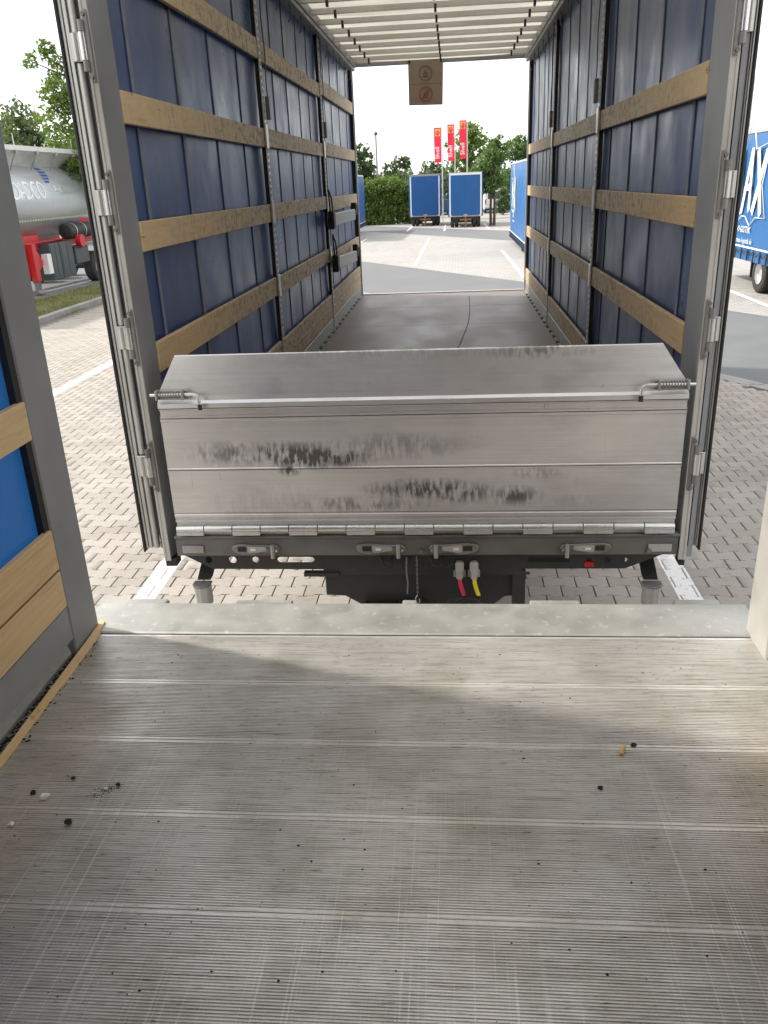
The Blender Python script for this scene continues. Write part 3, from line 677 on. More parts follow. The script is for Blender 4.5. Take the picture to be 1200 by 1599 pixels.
# floor
ys = [Y1+.06+1.525*k for k in range(7)]
for a_, b2 in zip(ys[:-1], ys[1:]):
    for (x0, x1) in ((-1.215, 1.215),): part('floor_panel', MB().box(x0, x1, a_+.002, b2-.004, -.027, 0), 'ply', tr, .002)
cr = MB(); cp = [(.392, 12.35), (.385, 11.5), (.37, 10.62), (.34, 9.95), (.304, 9.43), (.25, 8.8), (.211, 8.4), (.12, 7.4)]
cr.add([(x+dx, y, .0022) for x, y in cp for dx in (-.0045, .0045)], [(2*i, 2*i+1, 2*i+3, 2*i+2) for i in range(len(cp)-1)])
part('floor_crack', cr, 'dirt', tr)
part('floor_frame', MB().box(-1.27, 1.27, Y1+.06, Y2, -.15, -.03), 'chassis', tr)
part('front_sill', MB().box(-1.25, 1.25, Y2-.005, Y2+.09, -.1, .012), 'galv', tr, .003)
for s in (-1, 1):
    part('kick_rail', MB().box(s*1.236, s*1.262, Y1+.35, Y2-.1, .01, .15), 'galv', tr, .003)
    part('floor_edge_rail', MB().box(s*1.217, s*1.25, Y1+.1, Y2-.02, -.02, .008), 'galv', tr)
    rm = MB().box(-.016, .010, -.075, .03, .0, .012).box(-.012, .006, .05, .085, 0, .008).mesh('lashing_ring', 'rubber', .002)
    for k in range(27): link('lashing_ring', rm, tr, (s*1.222, 4.2+.31*k, .0085))
    bds = []; segs = ((Y1+.12 if s < 0 else Y1+.26, posts[0]-.09), (posts[0]+.01, posts[1]-.09), (posts[1]+.01, Y2-.09))
    for i, (y0, y1) in enumerate(segs):
        hs_ = [(.16, .285), (.29, .42), (.785, .925), (1.345, 1.475), (1.88, 2.01)]
        if s < 0: hs_.append((2.46, 2.595))
        if s > 0: hs_ = [(.16, .33)]+hs_[2:]
        if s < 0 and i == 2: hs_ = [(.16, .285), (.29, .44), (.72, .87), (1.31, 1.46), (1.9, 2.04), (2.5, 2.65)]
        bds += [(y0, y1, a_, b2) for a_, b2 in hs_]
    if s < 0: sy = [4.08, 4.75, 5.42, 6.15, 7.33, 7.9, 8.55, 9.13, 10.1, 10.77, 11.5, 12.3]; ls = (4.08, 4.75)
    else: sy = [4.24, 5.0, 5.73, 6.41, 7.6, 8.25, 8.88, 9.5, 10.3, 10.73, 11.17, 11.83, 12.4]; ls = (4.24,)
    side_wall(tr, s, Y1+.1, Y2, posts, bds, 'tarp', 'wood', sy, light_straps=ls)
    for y in posts: stanchion(tr, s, y)
    part('front_post', MB().box(s*1.235, s*1.30, Y2-.08, Y2+.04, -.1, 3.1), 'rubber', tr, .004)
    part('post_cover', MB().box(s*1.228, s*1.30, Y2+.042, Y2+.08, -.1, 3.1), 'alu', tr, .003)
    # rear post and folded door
    rp = part('rear_post', MB().prism([(-1.277, 3.666), (-1.242, 3.805), (-1.305, 3.805), (-1.305, 3.666)] if s < 0 else [(1.241, 3.666), (1.239, 3.935), (1.305, 3.935), (1.305, 3.666)], 2, -.14, 3.2), 'paint_grey', tr, .003)
    fo, g0, w0, w1, t_, tr_, p0, p1, q1, se = (1.306, 1.309, 1.318, 1.330, 1.347, .0175, 1.367, 1.384, 1.397, 1.409) if s < 0 else (1.275, 1.277, 1.284, 1.293, 1.3025, .0115, 1.315, 1.320, 1.328, 1.339)
    part('post_flange', MB().box(s*(1.272 if s < 0 else 1.240), s*fo, 3.655, 3.664, -.15, 3.2), 'paint_pale', tr, .002)
    part('flange_ridge', MB().box(s*(fo-.012), s*(fo-.008), 3.651, 3.6545, -.15, 3.2), 'paint_pale', tr)
    part('post_foot', MB().box(s*1.25, s*fo, 3.667, 3.74, -.185, -.142), 'rubber', tr)
    dr = part('door', MB().box(s*p1, s*q1, 3.70, 4.92, -.085, 3.15).box(s*(p0+.001), s*(p1-.001), 3.735, 4.9, -.07, 3.12), 'paint_grey', tr)
    part('edge_profile', MB().box(s*p0, s*(p1-.0015), 3.672, 3.734, -.085, 3.15).box(s*(p1+.0015), s*q1, 3.668, 3.699, -.085, 3.15), 'alu', dr, .0015)
    part('door_seal', MB().box(s*(q1+.001), s*se, 3.655, 3.72, -.10, 3.16).box(s*(q1+.001), s*(q1+.007), 3.721, 3.75, -.1, 3.16), 'rubber', dr, .002)
    part('gap_dark_strip', MB().box(s*g0, s*(w0-.001), 3.666, 3.76, -.08, 3.15), 'rubber', dr)  # black strip put in for the shaded gap between post and door
    hz = (2.15, 1.56, .98, .36) if s < 0 else (2.12, 1.53, .95, .34)
    lim = [-.085]+[q for z in sorted(hz) for q in (z-.055, z+.055)]+[2.72, 2.83, 3.15]
    for k in range(0, len(lim)-1, 2):
        part('hinge_tube', MB().tube([(s*t_, 3.688, lim[k]), (s*t_, 3.688, lim[k+1])], tr_, 16), 'alu', dr)
        part('tube_web', MB().box(s*w0, s*w1, 3.70, 3.73, lim[k], lim[k+1]), 'rubber' if s < 0 else 'paint_grey', dr)  # left web black, carrying on the painted shade of the gap
    for z in hz+(2.775,):
        h = part('hinge', MB().box(s*(fo-.030), s*(fo-.013), 3.641, 3.6505, z-.13, z+.13), 'alu_dull', tr, .003)
        part('hinge_leaf', MB().box(s*g0, s*(p0-.001), 3.655, 3.664, z-.052, z+.052).tube([(s*(t_-.002), 3.658, z-.05), (s*(t_-.002), 3.658, z+.05)], tr_*.7, 12), 'alu', h, .002)
        part('knuckle', MB().tube([(s*(fo-.001), 3.640, z-.05), (s*(fo-.001), 3.640, z+.05)], .0145, 14), 'chrome', h)
        for q, r_ in ((z+.072, .0125), (z-.072, .0125)): part('knuckle', MB().tube([(s*(fo-.004), 3.636, q-.02), (s*(fo-.004), 3.636, q+.02)], r_, 12), 'alu_dull', h)
        for q in (z+.112, z-.112): part('bolt', MB().tube([(s*(fo-.018), 3.6405, q), (s*(fo-.018), 3.630, q)], .0085, 6), 'dull_steel', h)
part('rear_post_cap', MB().box(-1.31, 1.31, 3.66, 3.78, 3.205, 3.27), 'paint_grey', tr)
roof(tr, Y1+.1, 12.62, [4.4+.545*k for k in range(15)])
part('front_header', MB().box(-1.26, 1.26, 12.62, 12.80, 3.095, 3.19), 'paint_pale', tr, .004)
part('header_lip', MB().box(-1.26, 1.26, 12.60, 12.618, 3.075, 3.12), 'paint_grey', tr)
for s in (-1, 1):
    for k in range(16): part('curtain_roller', MB().tube([(s*1.205, 4.1+.55*k, 3.03), (s*1.20, 4.11+.55*k, 2.98), (s*1.206, 4.12+.55*k, 2.93), (s*1.225, 4.12+.55*k, 2.90)], .006, 5), 'dull_steel', tr)
# tail flap: extruded planks, hinge line, bolts
fl = part('tail_flap', MB().prism([(-1.215, .06), (1.205, .06), (1.205, .70), (1.08, .885), (-1.112, .885), (-1.215, .70)], 1, 3.695, 3.70), 'dull_steel', tr)
def flap_plank(prof, xl0, xl1, xr0, xr1, name='flap_plank', mat='flap'):
    n = len(prof); z0 = prof[0][1]; z1 = prof[-1][1]; v = []; seg = 1
    def ex(z): t = (z-z0)/(z1-z0) if z1 > z0 else 0; return xl0+(xl1-xl0)*t, xr0+(xr1-xr0)*t
    for (y, z) in prof: a_, b2 = ex(z); v += [(a_, y, z), (b2, y, z)]
    for (y, z) in reversed(prof): a_, b2 = ex(z); v += [(a_, 3.694, z), (b2, 3.694, z)]
    m = 2*n; f = [(2*i, 2*i+1, 2*((i+1) % m)+1, 2*((i+1) % m)) for i in range(m)]
    f += [tuple(2*i for i in range(m)), tuple(2*i+1 for i in range(m))[::-1]]
    return part(name, MB().add(v, f), mat, fl)
XL, XR = -1.222, 1.212
flap_plank([(3.672, .058), (3.664, .060), (3.664, .068), (3.670, .072), (3.670, .078), (3.662, .084), (3.662, .098), (3.666, .102), (3.666, .106)], XL, XL, XR, XR)
flap_plank([(3.668, .107), (3.662, .110), (3.660, .322), (3.657, .326), (3.657, .333)], XL, XL, XR, XR)
flap_plank([(3.663, .3345), (3.657, .337), (3.657, .342), (3.660, .345), (3.660, .575), (3.656, .580), (3.656, .592)], XL, XL, XR, XR)
flap_plank([(3.664, .5935), (3.658, .596), (3.658, .603), (3.668, .607), (3.668, .632), (3.656, .637), (3.655, .641)], XL, XL, XR, XR)
flap_plank([(3.658, .6425), (3.648, .647), (3.650, .668), (3.664, .680), (3.668, .705)], XL, XL, XR, XR)
flap_plank([(3.668, .7055), (3.676, .79), (3.684, .885), (3.688, .889)], XL, -1.12, XR, 1.088)
for s, xe in ((-1, -1.225), (1, 1.212)):
    bt = part('spring_bolt', MB().box(xe, xe-s*.16, 3.640, 3.647, .690, .735), 'galv', fl, .003)
    for xx in (.035, .10, .145): part('bolt_guide', MB().box(xe-s*xx-.004, xe-s*xx+.004, 3.612, 3.64, .700, .735), 'galv', bt, .002) if False else MB()
    part('bolt_rod', MB().tube([(xe+s*.016, 3.625, .718), (xe-s*.19, 3.625, .718), (xe-s*.208, 3.623, .712), (xe-s*.214, 3.62, .70), (xe-s*.216, 3.618, .66)], .0085, 10), 'chrome', fl)
    part('handle_tip', MB().tube([(xe-s*.216, 3.618, .672), (xe-s*.216, 3.618, .646)], .0105, 8), 'rubber', fl)
    hel = [(xe-s*(.03+.10*k/80), 3.625+.0145*math.cos(k*math.pi/5), .718+.0145*math.sin(k*math.pi/5)) for k in range(81)]
    part('spring', MB().tube(hel, .0022, 5), 'galv', fl)
    for xx in (.018, .142): part('guide_lug', MB().box(xe-s*xx-.005, xe-s*xx+.005, 3.604, 3.6395, .695, .741), 'galv', fl, .002)
hx = -1.218; nh = 17; sw = (1.208-hx)/nh
for k in range(nh):
    a_ = hx+k*sw+.0025; b2 = hx+(k+1)*sw-.0025
    kn = part('hinge_knuckle', MB().tube([(a_, 3.655, .027), (b2, 3.655, .027)], .0185, 14), 'chrome', tr)
    if k % 2 == 0: part('hinge_plate', MB().box(a_, b2, 3.634, 3.640, -.002, .016).tube([((a_+b2)/2, 3.634, .006), ((a_+b2)/2, 3.629, .006)], .004, 6), 'alu', kn)
part('hinge_backing', MB().box(-1.22, 1.21, 3.672, 3.70, -.012, .057), 'alu', tr)
part('rear_beam', MB().box(-1.240, 1.238, 3.665, 3.78, -.128, -.03).box(-1.240, 1.238, 3.652, 3.70, -.029, -.014), 'beam', tr, .004)
for s in (-1, 1):
    part('corner_bumper', MB().box(s*1.205-.0, s*1.205-s*.11, 3.654, 3.664, -.108, -.068), 'grey_plastic', tr, .003)
def latch(cx, flip):
    d = -1 if flip else 1
    prof = [(-.125, .0), (-.118, .018), (-.07, .027), (.02, .020), (.115, .018), (.13, .0), (.115, -.018), (.03, -.020), (-.02, -.036), (-.07, -.032), (-.112, -.018)]
    lb = part('latch', MB().prism([(cx+d*x*.96, -.084+z*.98) for x, z in prof], 1, 3.650, 3.6645), 'alu_dull', tr, .003)
    part('latch_recess', MB().box(cx+d*-.088, cx+d*-.045, 3.6465, 3.6494, -.096, -.070), 'rubber', lb)  # raised black box standing in for the shade of a hole
    part('latch_lever', MB().prism([(cx+d*-.038, -.066), (cx+d*.06, -.072), (cx+d*.06, -.092), (cx+d*-.02, -.104), (cx+d*-.038, -.100)], 1, 3.6425, 3.6494), 'grey_plastic', lb, .0015)
    part('lever_mark', MB().box(cx+d*-.022, cx+d*.005, 3.6405, 3.6422, -.090, -.078), 'white_paint', lb)
    part('latch_pin', MB().tube([(cx+d*.09, 3.645, -.06), (cx+d*.09, 3.64, -.13)], .010, 8), 'galv', lb)
    part('latch_plate', MB().box(cx+d*.04, cx+d*.115, 3.643, 3.6497, -.105, -.078), 'dull_steel', lb, .002)
    part('rivet', MB().tube([(cx+d*.11, 3.650, -.09), (cx+d*.11, 3.640, -.09)], .006, 8), 'chrome', lb)
latch(-.83, False); latch(-.20, False); latch(.165, True); latch(.80, True)
for cx in (-.16, 0.0, .10, 1.1): part('beam_stud', MB().tube([(cx, 3.665, -.10), (cx, 3.65, -.10)], .012, 8), 'dull_steel', tr)
# under-run plate with holes
holes = [circ(-1.09, -.165, .018), circ(-.965, -.165, .020), circ(-.845, -.165, .018)]
slot = [(-.70+.0*0, 0)]
slot = [(-.715+.018*math.cos(t), -.165+.016*math.sin(t)) for t in np.linspace(math.pi/2, 1.5*math.pi, 8)]+[(-.560+.018*math.cos(t), -.165+.016*math.sin(t)) for t in np.linspace(-math.pi/2, math.pi/2, 8)]
outer = [(-1.235, -.126), (-1.075, -.216), (-.50, -.219), (-.50, -.126)]
pl = curve_plate('underrun_plate', outer, holes+[slot], .006, lambda x, y, z: (x, 3.70+z, y), 'chassis'); part('underrun_plate', pl, None, tr)
slot2 = [(x+1.08+.19, z) for x, z in slot]; 
outer = [(-.499, -.126), (-.499, -.25), (-.46, -.253), (.50, -.253), (.505, -.217), (1.0, -.217), (1.21, -.126)]
pl = curve_plate('underrun_plate', outer, [[(.53, -.155), (.53, -.18), (.73, -.18), (.73, -.155)], circ(.825, -.172, .014), circ(.915, -.170, .016), circ(1.0, -.17, .012)], .006, lambda x, y, z: (x, 3.70+z, y), 'chassis'); part('underrun_plate', pl, None, tr)
part('slot_backing', MB().box(.40, 1.02, 3.79, 3.83, -.235, -.12), 'chassis', tr)  # dark backing added behind the plate so its slot reads dark
part('red_marker', MB().box(.805, .85, 3.69, 3.72, -.205, -.18), 'red_lamp', tr, .002)
part('bracket_step', MB().box(-.60, -.42, 3.685, 3.72, -.255, -.235), 'chassis', tr)
part('coupling_beam', MB().prism([(-.50, -.25), (-.50, -.385), (-.40, -.39), (-.31, -.445), (-.15, -.47), (.33, -.47), (.42, -.39), (.50, -.385), (.50, -.25)], 1, 3.73, 3.83), 'chassis', tr, .005)
part('hanger_bracket', MB().box(.455, .52, 3.70, 3.74, -.47, -.23).box(.40, .54, 3.695, 3.70, -.25, -.235), 'chassis', tr, .003)
part('tow_bracket', MB().box(-.12, .02, 3.60, 3.73, -.46, -.40).box(-.30, -.12, 3.66, 3.73, -.47, -.42), 'chassis', tr, .004)
for s in (-1, 1):
    x = s*1.135
    bf = part('dock_buffer', MB().prism([(x-.042, 3.70), (x+.042, 3.70), (x+.042, 3.665), (x+.03, 3.645), (x, 3.636), (x-.03, 3.645), (x-.042, 3.665)], 2, -.405, -.298), 'grey_plastic', tr, .003)
    part('buffer_cap', MB().prism([(x-.046, 3.705), (x+.046, 3.705), (x+.046, 3.66), (x+.033, 3.638), (x, 3.628), (x-.033, 3.638), (x-.046, 3.66)], 2, -.297, -.286), 'dull_steel', bf, .002)
    arm = MB()
    for k in range(4): arm.prism([(3.71+k*.014, -.286), (3.717+k*.014, -.286), (3.95+k*.014, -.16), (3.943+k*.014, -.16)], 0, x-.035, x+.035)
    part('buffer_arm', arm, 'rubber', bf)
for x, mt in ((.19, 'red_hose'), (.262, 'yellow_hose')):
    cp_ = part('air_coupling', MB().lathe([(0, .0), (.016, 0), (.022, -.01), (.022, -.045), (.017, -.05), (.017, -.09), (0, -.09)], (x, 3.67, -.165), 2, 14).box(x-.03, x+.03, 3.682, 3.697, -.255, -.22), 'grey_plastic', tr)
    p = [(x, 3.665, -.25), (x+.004, 3.655, -.28), (x+.012, 3.652, -.31), (x+.022, 3.66, -.345)]
    part('air_hose', MB().tube(p, .0095, 10), mt, cp_)
    hel = []
    for k in range(49):
        t = k/48; i = min(2, int(t*3)); q = Vector(p[i]).lerp(Vector(p[i+1]), t*3-i); hel.append((q.x+.0105*math.cos(k*math.pi/3), q.y+.0105*math.sin(k*math.pi/3), q.z))
    part('hose_spiral', MB().tube(hel, .0022, 4), mt, cp_)
    q = Vector(p[-1]); part('black_hose', MB().tube([q, q+Vector((.008, .01, -.05)), q+Vector((0, .03, -.1))], .009, 8), 'rubber', cp_)
hel = []
for k in range(110):
    t = k/109; th = k*2*math.pi/27; hel.append((.22+.085*math.cos(th)+.02*math.sin(th*.5), 3.62+.03*math.sin(th)+.01*t, -.405+.035*math.sin(th)+.012*math.cos(k*.21)))
part('coiled_cable', MB().tube(hel, .0068, 7), 'rubber', tr)
ch = MB(); 
for k in range(17):
    z = -.13-k*.0125; pts_ = []
    for i in range(9):
        th = 2*math.pi*i/8; ax = .004*math.cos(th)
        pts_.append((-.02+(ax if k % 2 else 0), 3.64+(0 if k % 2 else ax), z+.009*math.sin(th)))
    ch.tube(pts_, .0017, 4)
part('chain', ch, 'dull_steel', tr)
part('chain_hook', MB().tube([(-.02, 3.64, -.335), (-.03, 3.64, -.35), (-.03, 3.64, -.375), (-.02, 3.64, -.388), (-.01, 3.64, -.375), (-.012, 3.64, -.355)], .0026, 6), 'chrome', tr)
part('chain', MB().tube([(-.07, 3.645, -.13), (-.073, 3.643, -.2), (-.068, 3.644, -.27), (-.072, 3.643, -.33)], .004, 6), 'dull_steel', tr)
for x in (-.2, -.11, .05, .10): part('cable_loop', MB().tube([(x, 3.69, -.15), (x+.01, 3.66, -.18), (x+.03, 3.65, -.19), (x+.05, 3.66, -.18), (x+.055, 3.69, -.15)], .006, 6), 'rubber', tr)
for x in (-.36, .36): part('chassis_rail', MB().box(x-.035, x+.035, 3.84, 12.6, -.42, -.155), 'chassis', tr)
part('spare_wheel_cradle', MB().box(.6, 1.1, 7.2, 7.25, -.5, -.16), 'chassis', tr)
def wheel(parent, x, y, z, r, wd, side=1, label=None, ty='tyre', rim='alu', dual=True):
    """road wheel with its axle along X; side = +1 if the outer face looks towards +X"""
    s = side
    prof = [(r*.56, -wd/2), (r*.9, -wd/2), (r*.985, -wd*.40), (r, -wd*.3), (r, wd*.3), (r*.985, wd*.40), (r*.9, wd/2), (r*.56, wd/2), (r*.55, wd*.3), (r*.55, -wd*.3), (r*.56, -wd/2)]
    w_ = part('wheel', MB().lathe([(.001, -wd*.2), (r*.54, -wd*.35), (r*.57, -wd*.45), (r*.57, wd*.47*1), (r*.54, wd*.47), (r*.52, wd*.3), (r*.42, wd*.05), (r*.24, wd*.0), (r*.2, wd*.3), (.001, wd*.34)] if s > 0 else
                                  [(.001, wd*.2), (r*.54, wd*.35), (r*.57, wd*.45), (r*.57, -wd*.47), (r*.54, -wd*.47), (r*.52, -wd*.3), (r*.42, -wd*.05), (r*.24, 0), (r*.2, -wd*.3), (.001, -wd*.34)], (x, y, z), 0, 28), rim, parent)
    part('tyre', MB().lathe(prof, (x, y, z), 0, 32), ty, w_)
    nut = MB()
    for k in range(10):
        th = k*math.pi/5; q = (y+r*.33*math.cos(th), z+r*.33*math.sin(th)); nut.tube([(x+s*0.0, *q), (x+s*wd*.12, *q)], r*.028, 6)
    part('wheel_nuts', nut, 'dull_steel', w_)
    return w_
for y in (9.3, 10.5):
    for s in (-1, 1):
        for x in (1.1, .78): wheel(tr, s*x, y, GZ+.43, .43, .24, s)
    part('axle', MB().tube([(-1.0, y, GZ+.43), (1.0, y, GZ+.43)], .06, 12), 'chassis', tr)
for s in (-1, 1): part('side_guard', MB().box(s*1.21, s*1.235, 8.1, 10.4, -.45, -.33).box(s*1.21, s*1.235, 8.1, 10.4, -.68, -.56), 'alu', tr)

# load bars hung on the far left wall
for (z, y0, y1, dz, lab) in ((1.24, 9.42, 11.66, -.02, 'upper silver load bar hooked on the far left side wall'), (.77, 9.56, 11.62, -.08, 'lower silver load bar hooked on the far left side wall')):
    lb = thing('load_bar', lab, 'load bar', (-1.17, y0, z), 'load bars on the far left wall')
    v = [(-1.19, y0+.12, z-.075), (-1.14, y0+.12, z-.075), (-1.14, y0+.12, z+.06), (-1.19, y0+.12, z+.06), (-1.19, y1-.06, z-.075+dz), (-1.14, y1-.06, z-.075+dz), (-1.14, y1-.06, z+.06+dz), (-1.19, y1-.06, z+.06+dz)]
    part('beam', MB().add(v, [(0, 1, 2, 3), (4, 7, 6, 5), (0, 4, 5, 1), (1, 5, 6, 2), (2, 6, 7, 3), (3, 7, 4, 0)]), 'galv', lb, .006)
    part('end_claw', MB().box(-1.2, -1.13, y0-.02, y0+.118, z-.10, z+.085), 'rubber', lb, .008)
    part('end_claw', MB().box(-1.2, -1.13, y1-.06, y1+.06, z-.02+dz, z+.14+dz), 'rubber', lb, .008)
    st = [(-1.15, y0+.06, z+.08), (-1.15, y0+.0, z+.22), (-1.17, y0-.06, z+.31), (-1.16, y0-.14, z+.30), (-1.15, y0-.17, z+.2), (-1.15, y0-.12, z-.05)]
    part('hanging_strap', MB().tube(st, .009, 6), 'black_webbing', lb)

# sign hung from the header
sg = thing('hanging_sign', 'brown sheet with two round pictograms hanging from the far roof header', 'sign', (-.2, 12.58, 3.12))
part('sheet', MB().add([(-.43, 12.585, 2.57), (.035, 12.585, 2.56), (.05, 12.575, 3.125), (-.43, 12.575, 3.125), (-.43, 12.591, 2.57), (.035, 12.591, 2.56), (.05, 12.581, 3.125), (-.43, 12.581, 3.125)],
     [(0, 1, 2, 3), (7, 6, 5, 4), (0, 4, 5, 1), (1, 5, 6, 2), (2, 6, 7, 3), (3, 7, 4, 0)]), 'sign', sg)
def pict(cz, mt, slash):
    cx = -.195; pl = curve_plate('ring', circ(cx, cz, .095, 32), [circ(cx, cz, .08, 32)], .002, lambda x, y, z: (x, 12.568+z, y), mt); part('ring', pl, None, sg)
    fig = MB()
    for a_, b2, r_ in (((-.04, -.035), (.04, -.035), .006), ((-.03, -.03), (-.015, .03), .005), ((.0, -.03), (.0, .045), .005), ((.03, -.03), (.018, .02), .005), ((-.045, -.01), (.0, .01), .004), ((.0, .01), (.035, -.015), .004)):
        fig.tube([(cx+a_[0], 12.567, cz+a_[1]), (cx+b2[0], 12.567, cz+b2[1])], r_, 6)
    part('pictogram', fig, mt, sg)
    if slash: part('slash', MB().tube([(cx-.06, 12.564, cz-.06), (cx+.06, 12.564, cz+.06)], .007, 6), mt, sg)
pict(2.955, 'sign_grey', False); pict(2.70, 'sign_red', True)
part('tear_line', MB().box(-.42, .03, 12.566, 12.568, 2.822, 2.828), 'sign_red', sg)
for x in (-.41, .02): part('clip', MB().box(x-.012, x+.012, 12.565, 12.60, 3.08, 3.13), 'rubber', sg)

# ------------------------------------------------------------------ curtain trailers standing around
BRUSH = {'M': [[(-.02, 0), (.10, .02), (.26, .78), (.16, .74)], [(.18, .80), (.30, .86), (.40, .28), (.33, .24)], [(.34, .26), (.42, .30), (.60, .98), (.50, .96)], [(.50, .92), (.62, .98), (.60, .05), (.50, -.05)]],
         'A': [[(.0, -.08), (.12, -.05), (.40, .98), (.28, .95)], [(.30, .98), (.41, .98), (.50, .02), (.40, -.04)], [(.10, .30), (.14, .40), (.48, .44), (.46, .32)]],
         'X': [[(-.02, .0), (.10, -.08), (.54, .90), (.42, .96)], [(.0, .92), (.12, .98), (.52, -.02), (.40, -.10)]]}
def curtain_trailer(name, label, cat, x_face, side, y0, y1, z0, z1, mat, group=None, wheels=(), logo=None, z_scale=1, width=2.5, rear=False, wr=.43):
    """body stands between y0 and y1; the curtain plane x_face looks towards side (+1/-1)"""
    yc = (y0+y1)/2; xc = x_face-side*width/2; base = g(yc)
    t = thing(name, label, cat, (xc, yc, base), group)
    x_in = x_face-side*.0
    part('body_core', MB().box(x_face-side*.03, x_face-side*(width-.03), y0+.03, y1-.03, z0+.02, z1-.01), 'tarp_out2', t, .02)
    # roof cap with rounded edges
    part('roof_cap', MB().prism([(x_face+side*.005, z1-.06), (x_face-side*.03, z1+.01), (x_face-side*.1, z1+.04), (x_face-side*(width-.1), z1+.04), (x_face-side*(width-.03), z1+.01), (x_face-side*(width+.005), z1-.06)], 1, y0, y1), 'paint_grey', t)
    for s2, xf in ((side, x_face), (-side, x_face-side*width)):
        ny = int((y1-y0)/.12); nz = 10; v = []; f = []
        for i in range(ny+1):
            y = y0+(y1-y0)*i/ny
            for j in range(nz+1):
                z = z0+(z1-.05-z0)*j/nz; d = .012*math.sin(y*9.6)*math.sin(math.pi*j/nz)+.02*math.sin(y*1.3+j*.4)*math.sin(math.pi*j/nz); v.append((xf+s2*(d-.02*(j == nz)), y, z))
        for i in range(ny):
            for j in range(nz): f.append((i*(nz+1)+j, i*(nz+1)+j+1, (i+1)*(nz+1)+j+1, (i+1)*(nz+1)+j))
        part('side_curtain', MB().add(v, f, True), mat, t)
        part('contour_tape', MB().box(xf+s2*.022, xf+s2*.028, y0+.05, y1-.05, z0+.03, z0+.07), 'white_paint', t)
        fr = MB(); ny = int((y1-y0)/.1)
        v = []; f = []
        for i in range(ny+1):
            y = y0+(y1-y0)*i/ny; d = .02*math.sin(y*20); v += [(xf+s2*(.015+d), y, z0+.02), (xf+s2*(.0+d), y, z0-.25)]
        f = [(2*i, 2*i+1, 2*i+3, 2*i+2) for i in range(ny)]
        part('skirt', MB().add(v, f, True), mat, t)
        if s2 == side:
            bk = MB().box(-.012, .012, -.02, .02, -.22, .03).box(-.016, .016, -.045, .045, -.06, -.02).mesh('curtain_buckle', 'webbing_dark', .002)
            n = int((y1-y0)/.42)
            for i in range(n): o = link('curtain_buckle', bk, t, (xf+s2*.04, y0+.25+i*.42, z0-.02))
            v = []; 
            pts_ = [(xf+s2*.045, y0+.04+i*.21, z0+(.0 if i % 2 else -.11)) for i in range(int((y1-y0)/.21))]
            part('lacing_rope', MB().tube(pts_, .008, 4), 'black_webbing', t)
    part('side_rail', MB().box(x_face-side*.05, x_face-side*(width-.05), y0+.02, y1-.02, z0-.12, z0+.0), 'chassis', t)
    for xr in (x_face-side*(width/2-.4), x_face-side*(width/2+.4)): part('chassis_rail', MB().box(xr-.04, xr+.04, y0+.3, y1-.1, z0-.42, z0-.12), 'chassis', t)
    for yw in wheels:
        for k, (xw, s2) in enumerate(((x_face-side*.17, side), (x_face-side*.47, side), (x_face-side*(width-.17), -side))):
            wheel(t, xw, yw, g(yw)+wr, wr, .27, s2)
        part('axle', MB().tube([(x_face-side*.3, yw, g(yw)+wr), (x_face-side*(width-.3), yw, g(yw)+wr)], .07, 10), 'chassis', t)
        part('mud_flap', MB().box(x_face-side*.05, x_face-side*.5, yw+wr+.14, yw+wr+.16, g(yw)+.28, z0-.1), 'rubber', t)
    if logo is not None:
        yl, zl, hh = logo   # y where the M starts, baseline, letter height
        d = -1 if side < 0 else 1
        adv = 0
        for chx, wd in (('M', .68), ('A', .56), ('X', .56)):
            m = MB()
            for si, st_ in enumerate(BRUSH[chx]):
                k = len(m.v); q = [(x_face+side*(.04+.003*si), yl+d*(adv+px_)*hh, zl+pz*hh) for px_, pz in st_]; q2 = [(x_face+side*(.0415+.003*si), b_[1], b_[2]) for b_ in q]
                m.add(q+q2, [(0, 1, 2, 3), (7, 6, 5, 4), (0, 4, 5, 1), (1, 5, 6, 2), (2, 6, 7, 3), (3, 7, 4, 0)])
            part('letter', m, 'cream_print', t); adv += wd
        oc = yl+d*.9*hh
        star = [(-1.0, -.15), (-.75, .35), (-.95, 1.0), (-.3, .95), (0, 1.45), (.3, .95), (.95, 1.05), (.75, .4), (1.05, -.1), (.6, -.1), (.35, -.24), (.1, -.1), (-.1, -.1), (-.35, -.24), (-.6, -.1)]
        sp = [(x_face+side*.043, oc+d*a_*hh, zl+b2*hh) for a_, b2 in star]; part('logo_outline', MB().tube(sp+[sp[0]], .010*hh, 4), 'white_paint', t)
        me = text_mesh('LOGISTIK', .15*hh, lambda u, v_, w_: (x_face+side*(.04+w_), oc+d*(u-.33*hh), zl-.36*hh+v_), 'white_paint', shear=.2, spacing=1.2, bold=.003, res=1); part('lettering', me, None, t)
        me = text_mesh('www.max-logistik.de', .125*hh, lambda u, v_, w_: (x_face+side*(.04+w_), oc+d*(u-.55*hh), zl-.53*hh+v_), 'white_paint', shear=.2, spacing=1.05, res=1); part('lettering', me, None, t)
    return t
curtain_trailer('curtain_trailer', 'bright blue curtain trailer with white MAX lettering parked right beyond the diagonal road', 'trailer', 7.0, -1, 16.4, 23.6, -.19, 2.36, 'tarp_out', 'blue curtain trailers', wheels=(19.75, 18.4), logo=(22.2, .66, 1.36))
curtain_trailer('curtain_trailer', 'blue curtain trailer whose rounded end shows just left of the right wall opening', 'trailer', 2.9, -1, 31.5, 42.2, -.82, 2.2, 'tarp_out', 'blue curtain trailers', wheels=(35.4, 34.3), logo=(40.6, .35, 1.2))
curtain_trailer('curtain_trailer', 'blue curtain trailer half hidden behind the left wall at the far left of the opening', 'trailer', -6.1, 1, 48, 61.5, -.95, 2.1, 'tarp_out2', 'blue curtain trailers', wheels=(52, 53.3), logo=(54.5, .2, 1.3))

